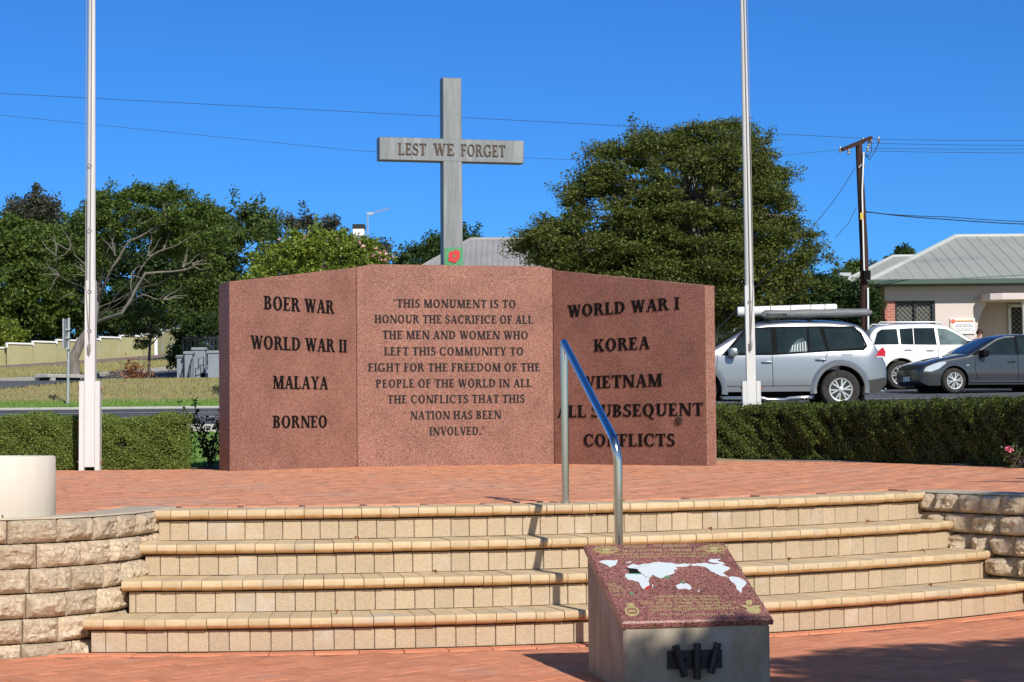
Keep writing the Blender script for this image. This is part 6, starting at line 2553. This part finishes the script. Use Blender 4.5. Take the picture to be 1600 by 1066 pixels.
PX = P
cable('upper overhead cable crossing the sky from the left edge past the cross', [PX(-60, 143, 54), PX(1361, 217, 61.6)], .0, .0065)
cable('lower overhead cable crossing the sky behind the cross arm', [PX(-60, 174, 50), PX(560, 236, 54), PX(900, 250, 57), PX(1180, 247, 59), PX(1313, 234, 60.1)], .0, .0045)
for y0, y1, w in ((217.5, 220, 'topmost'), (224, 227.5, 'second highest'), (232, 232.5, 'third highest'), (236, 239, 'lowest')):
    cable(w + ' of the four cables running right from the utility pole', [PX(1361, y0, 61.6), PX(1660, y1, 63)], .02, .0065)
cable('thicker service cable running right from the middle of the utility pole', [PX(1347, 330, 61), PX(1480, 343, 62), PX(1660, 352, 63)], .03, .016)
cable('lower strand of the service cable running right from the pole', [PX(1347, 331, 61.1), PX(1480, 339, 62), PX(1660, 348, 63)], .03, .012)
cable('stay cable slanting down left from the pole past the right flagpole', [PX(1336, 262, 61), PX(1290, 330, 58), PX(1180, 450, 50), PX(1112, 522, 44.5)], .05, .009)
cable('thin drop cable curling from the pole toward the spreading tree', [PX(1338, 325, 61), PX(1325, 350, 61), PX(1305, 372, 61)], .0, .008)

# ------------------------------------------------------------------ fence, gateway and post at left
fz = thing('stepped_fence', 'khaki ribbed fence with white capping stepping up the hill at left', 'fence', (P(100, 560, 91).x, 91, zt(P(100, 560, 91).x, 91)))
segs = [(-30, 10, 300, 543.0, 88), (10.5, 50.5, 0, 536.8, 88.6), (51, 87.5, 0, 534, 89.6), (88, 121, 0, 531.5, 90.8), (121.5, 155.5, 0, 529.5, 92.0), (156, 187, 0, 527, 93.3), (187.5, 222, 0, 524.5, 94.8), (222.5, 243, 0, 522, 96.2)]
segs2 = [(243.5, 253, 0, 518.5, 98), (253.5, 266, 0, 515.5, 99.5), (266.5, 283, 0, 512, 101), (283.5, 300, 0, 509, 103)]
for x0, x1, _, yt, Y in segs + segs2:
    a, b_ = P(x0, yt, Y), P(x1, yt + 1.2, Y + .9)
    zb = min(zt(a.x, a.y), zt(b_.x, b_.y)) - .15
    mb = MB()
    n = 18
    rows = []
    for i in range(n + 1):
        t = i / n
        p = a.lerp(b_, t)
        o = .012 * (i % 2)
        zz = a.z - .02
        rows.append([(p.x, p.y + o, zb), (p.x, p.y + o, zz), (p.x, p.y + o + .04, zz), (p.x, p.y + o + .04, zb)])
    mb.grid(rows)
    po = mb.build('fence_panel', M['fence'], fz)
    cp = MB()
    m_ = (a + b_) / 2
    ang = math.atan2(b_.y - a.y, b_.x - a.x)
    L_ = math.hypot(b_.x - a.x, b_.y - a.y)
    cp.box((m_.x, m_.y, a.z + .01), (L_, .12, .07), ang)
    cp.box((a.x, a.y - .02, a.z - .07), (.07, .1, .22), ang)
    cp.build('capping', M['white'], po)
gp = P(244, 530, 97)
mb = MB()
zb = zt(gp.x, 97)
mb.box((gp.x, 97, (zb + P(244, 520, 97).z) / 2), (.14, .14, P(244, 520, 97).z - zb))
mb.build('gate_post', M['white'], fz)

gw = thing('entrance_gateway', 'grey painted stair entrance with capped piers left of the memorial', 'gateway', (P(308, 598, 57).x, 57, 2.5))
for i, (x0, x1, yt, yb, Y) in enumerate(((276.5, 288, 559, 598, 57.6), (288.5, 300.5, 553, 598, 57.3), (301, 320.5, 547, 597, 57.6), (325, 346, 552, 602, 56.6))):
    a, b_ = P(x0, yt, Y), P(x1, yt, Y)
    zb = zt((a.x + b_.x) / 2, Y) - .1
    mb = MB()
    w_ = b_.x - a.x
    mb.box(((a.x + b_.x) / 2, Y + w_ / 2, (zb + a.z) / 2), (w_, w_, a.z - zb))
    pr = mb.build('pier', M['door_grey'], gw)
    mb = MB()
    mb.bbox(((a.x + b_.x) / 2, Y + w_ / 2, a.z + .035), (w_ + .07, w_ + .07, .07), .02)
    mb.build('pier_cap', M['door_grey'], pr)
# sloping dark balustrade panels and steps
for x0, x1, yt in ((280, 288, 565), (291, 300, 560)):
    mb = MB()
    a = P(x0, 597, 57.1)
    b_ = P(x1, yt, 57.1)
    mb.tube([a, b_], .018, 5)
    mb.tube([P(x0 + 3, 597, 57.1), P(x0 + 3, 582, 57.1)], .014, 5)
    mb.tube([P(x1 - 2, 597, 57.1), P(x1 - 2, yt + 4, 57.1)], .014, 5)
    mb.build('handrail', M['black_iron'], gw)
mb = MB()
for k in range(3):
    z1 = P(320, 590 - 7 * k, 57.4).z
    zb = 2.4
    mb.box((P(322.5, 560, 57.4).x + .12, 57.3 + .3 * k + .5, (zb + z1) / 2), (.62, 1.0, z1 - zb))
mb.build('stair', M['door_grey'], gw)
mb = MB()
for pts in ([(310, 578), (310, 561), (318, 558), (318, 577)], [(310, 572), (318, 570)]):
    mb.tube([P(x, y, 57.25) for x, y in pts], .014, 5)
mb.build('handrail', M['black_iron'], gw)
mb = MB()
a, b_ = P(286, 526, 58.6), P(346, 526, 58.6)
zb = zt(a.x, 58.6)
for x in np.arange(a.x, b_.x, .11):
    mb.box((x, 58.6, (zb + a.z) / 2), (.05, .03, a.z - zb))
for z in (a.z - .05, a.z - .6, zb + .2):
    mb.box(((a.x + b_.x) / 2, 58.63, z), (b_.x - a.x, .03, .06))
mb.build('iron_screen', M['black_iron'], gw)

sp0, sp1 = P(106, 632, 46.3), P(107.5, 497, 46.3)
st = thing('street_sign', 'grey street sign seen edge on beside the leaning tree', 'sign', (sp0.x, 46.3, zt(sp0.x, 46.3)))
mb = MB()
mb.tube([(sp0.x, 46.3, zt(sp0.x, 46.3)), (sp1.x, 46.3, sp1.z)], .032, 10)
mb.build('post', M['galv'], st, smooth=True)
mb = MB()
a, b_ = P(104, 499, 46.25), P(104, 545, 46.25)
mb.box((a.x - .015, 46.15, (a.z + b_.z) / 2), (.025, .5, a.z - b_.z), R(3))
mb.build('sign_plate', M['galv'], st)
mb = MB()
for y in (515, 528, 545):
    c = P(106, y, 46.25)
    mb.box((c.x, 46.24, c.z), (.1, .06, .03))
mb.build('bracket', M['galv'], st)
# concrete drain pit at the side road
dp0, dp1 = P(64, 596, 53.5), P(122, 590, 54.5)
dr_ = thing('drain_pit', 'pale concrete drain inlet in the kerb left of the leaning tree', 'drain', (dp0.x, 53.5, zt(dp0.x, 53.5)))
mb = MB()
ang = math.atan2(1.0, dp1.x - dp0.x)
L_ = math.hypot(dp1.x - dp0.x, 1)
cxm, cym = (dp0.x + dp1.x) / 2, 54.0
zz = zt(cxm, cym)
mb.bbox((cxm, cym, zz + .16), (L_, .5, .09), .02, ang)
mb.box((cxm - .42 * math.cos(ang), cym - .42 * math.sin(ang), zz + .05), (.14, .5, .16), ang)
mb.build('slab', M['concrete'], dr_)
mb = MB()
mb.box((cxm, cym + .04, zz + .05), (L_ - .2, .38, .14), ang)
mb.build('opening', M['dark'], dr_)
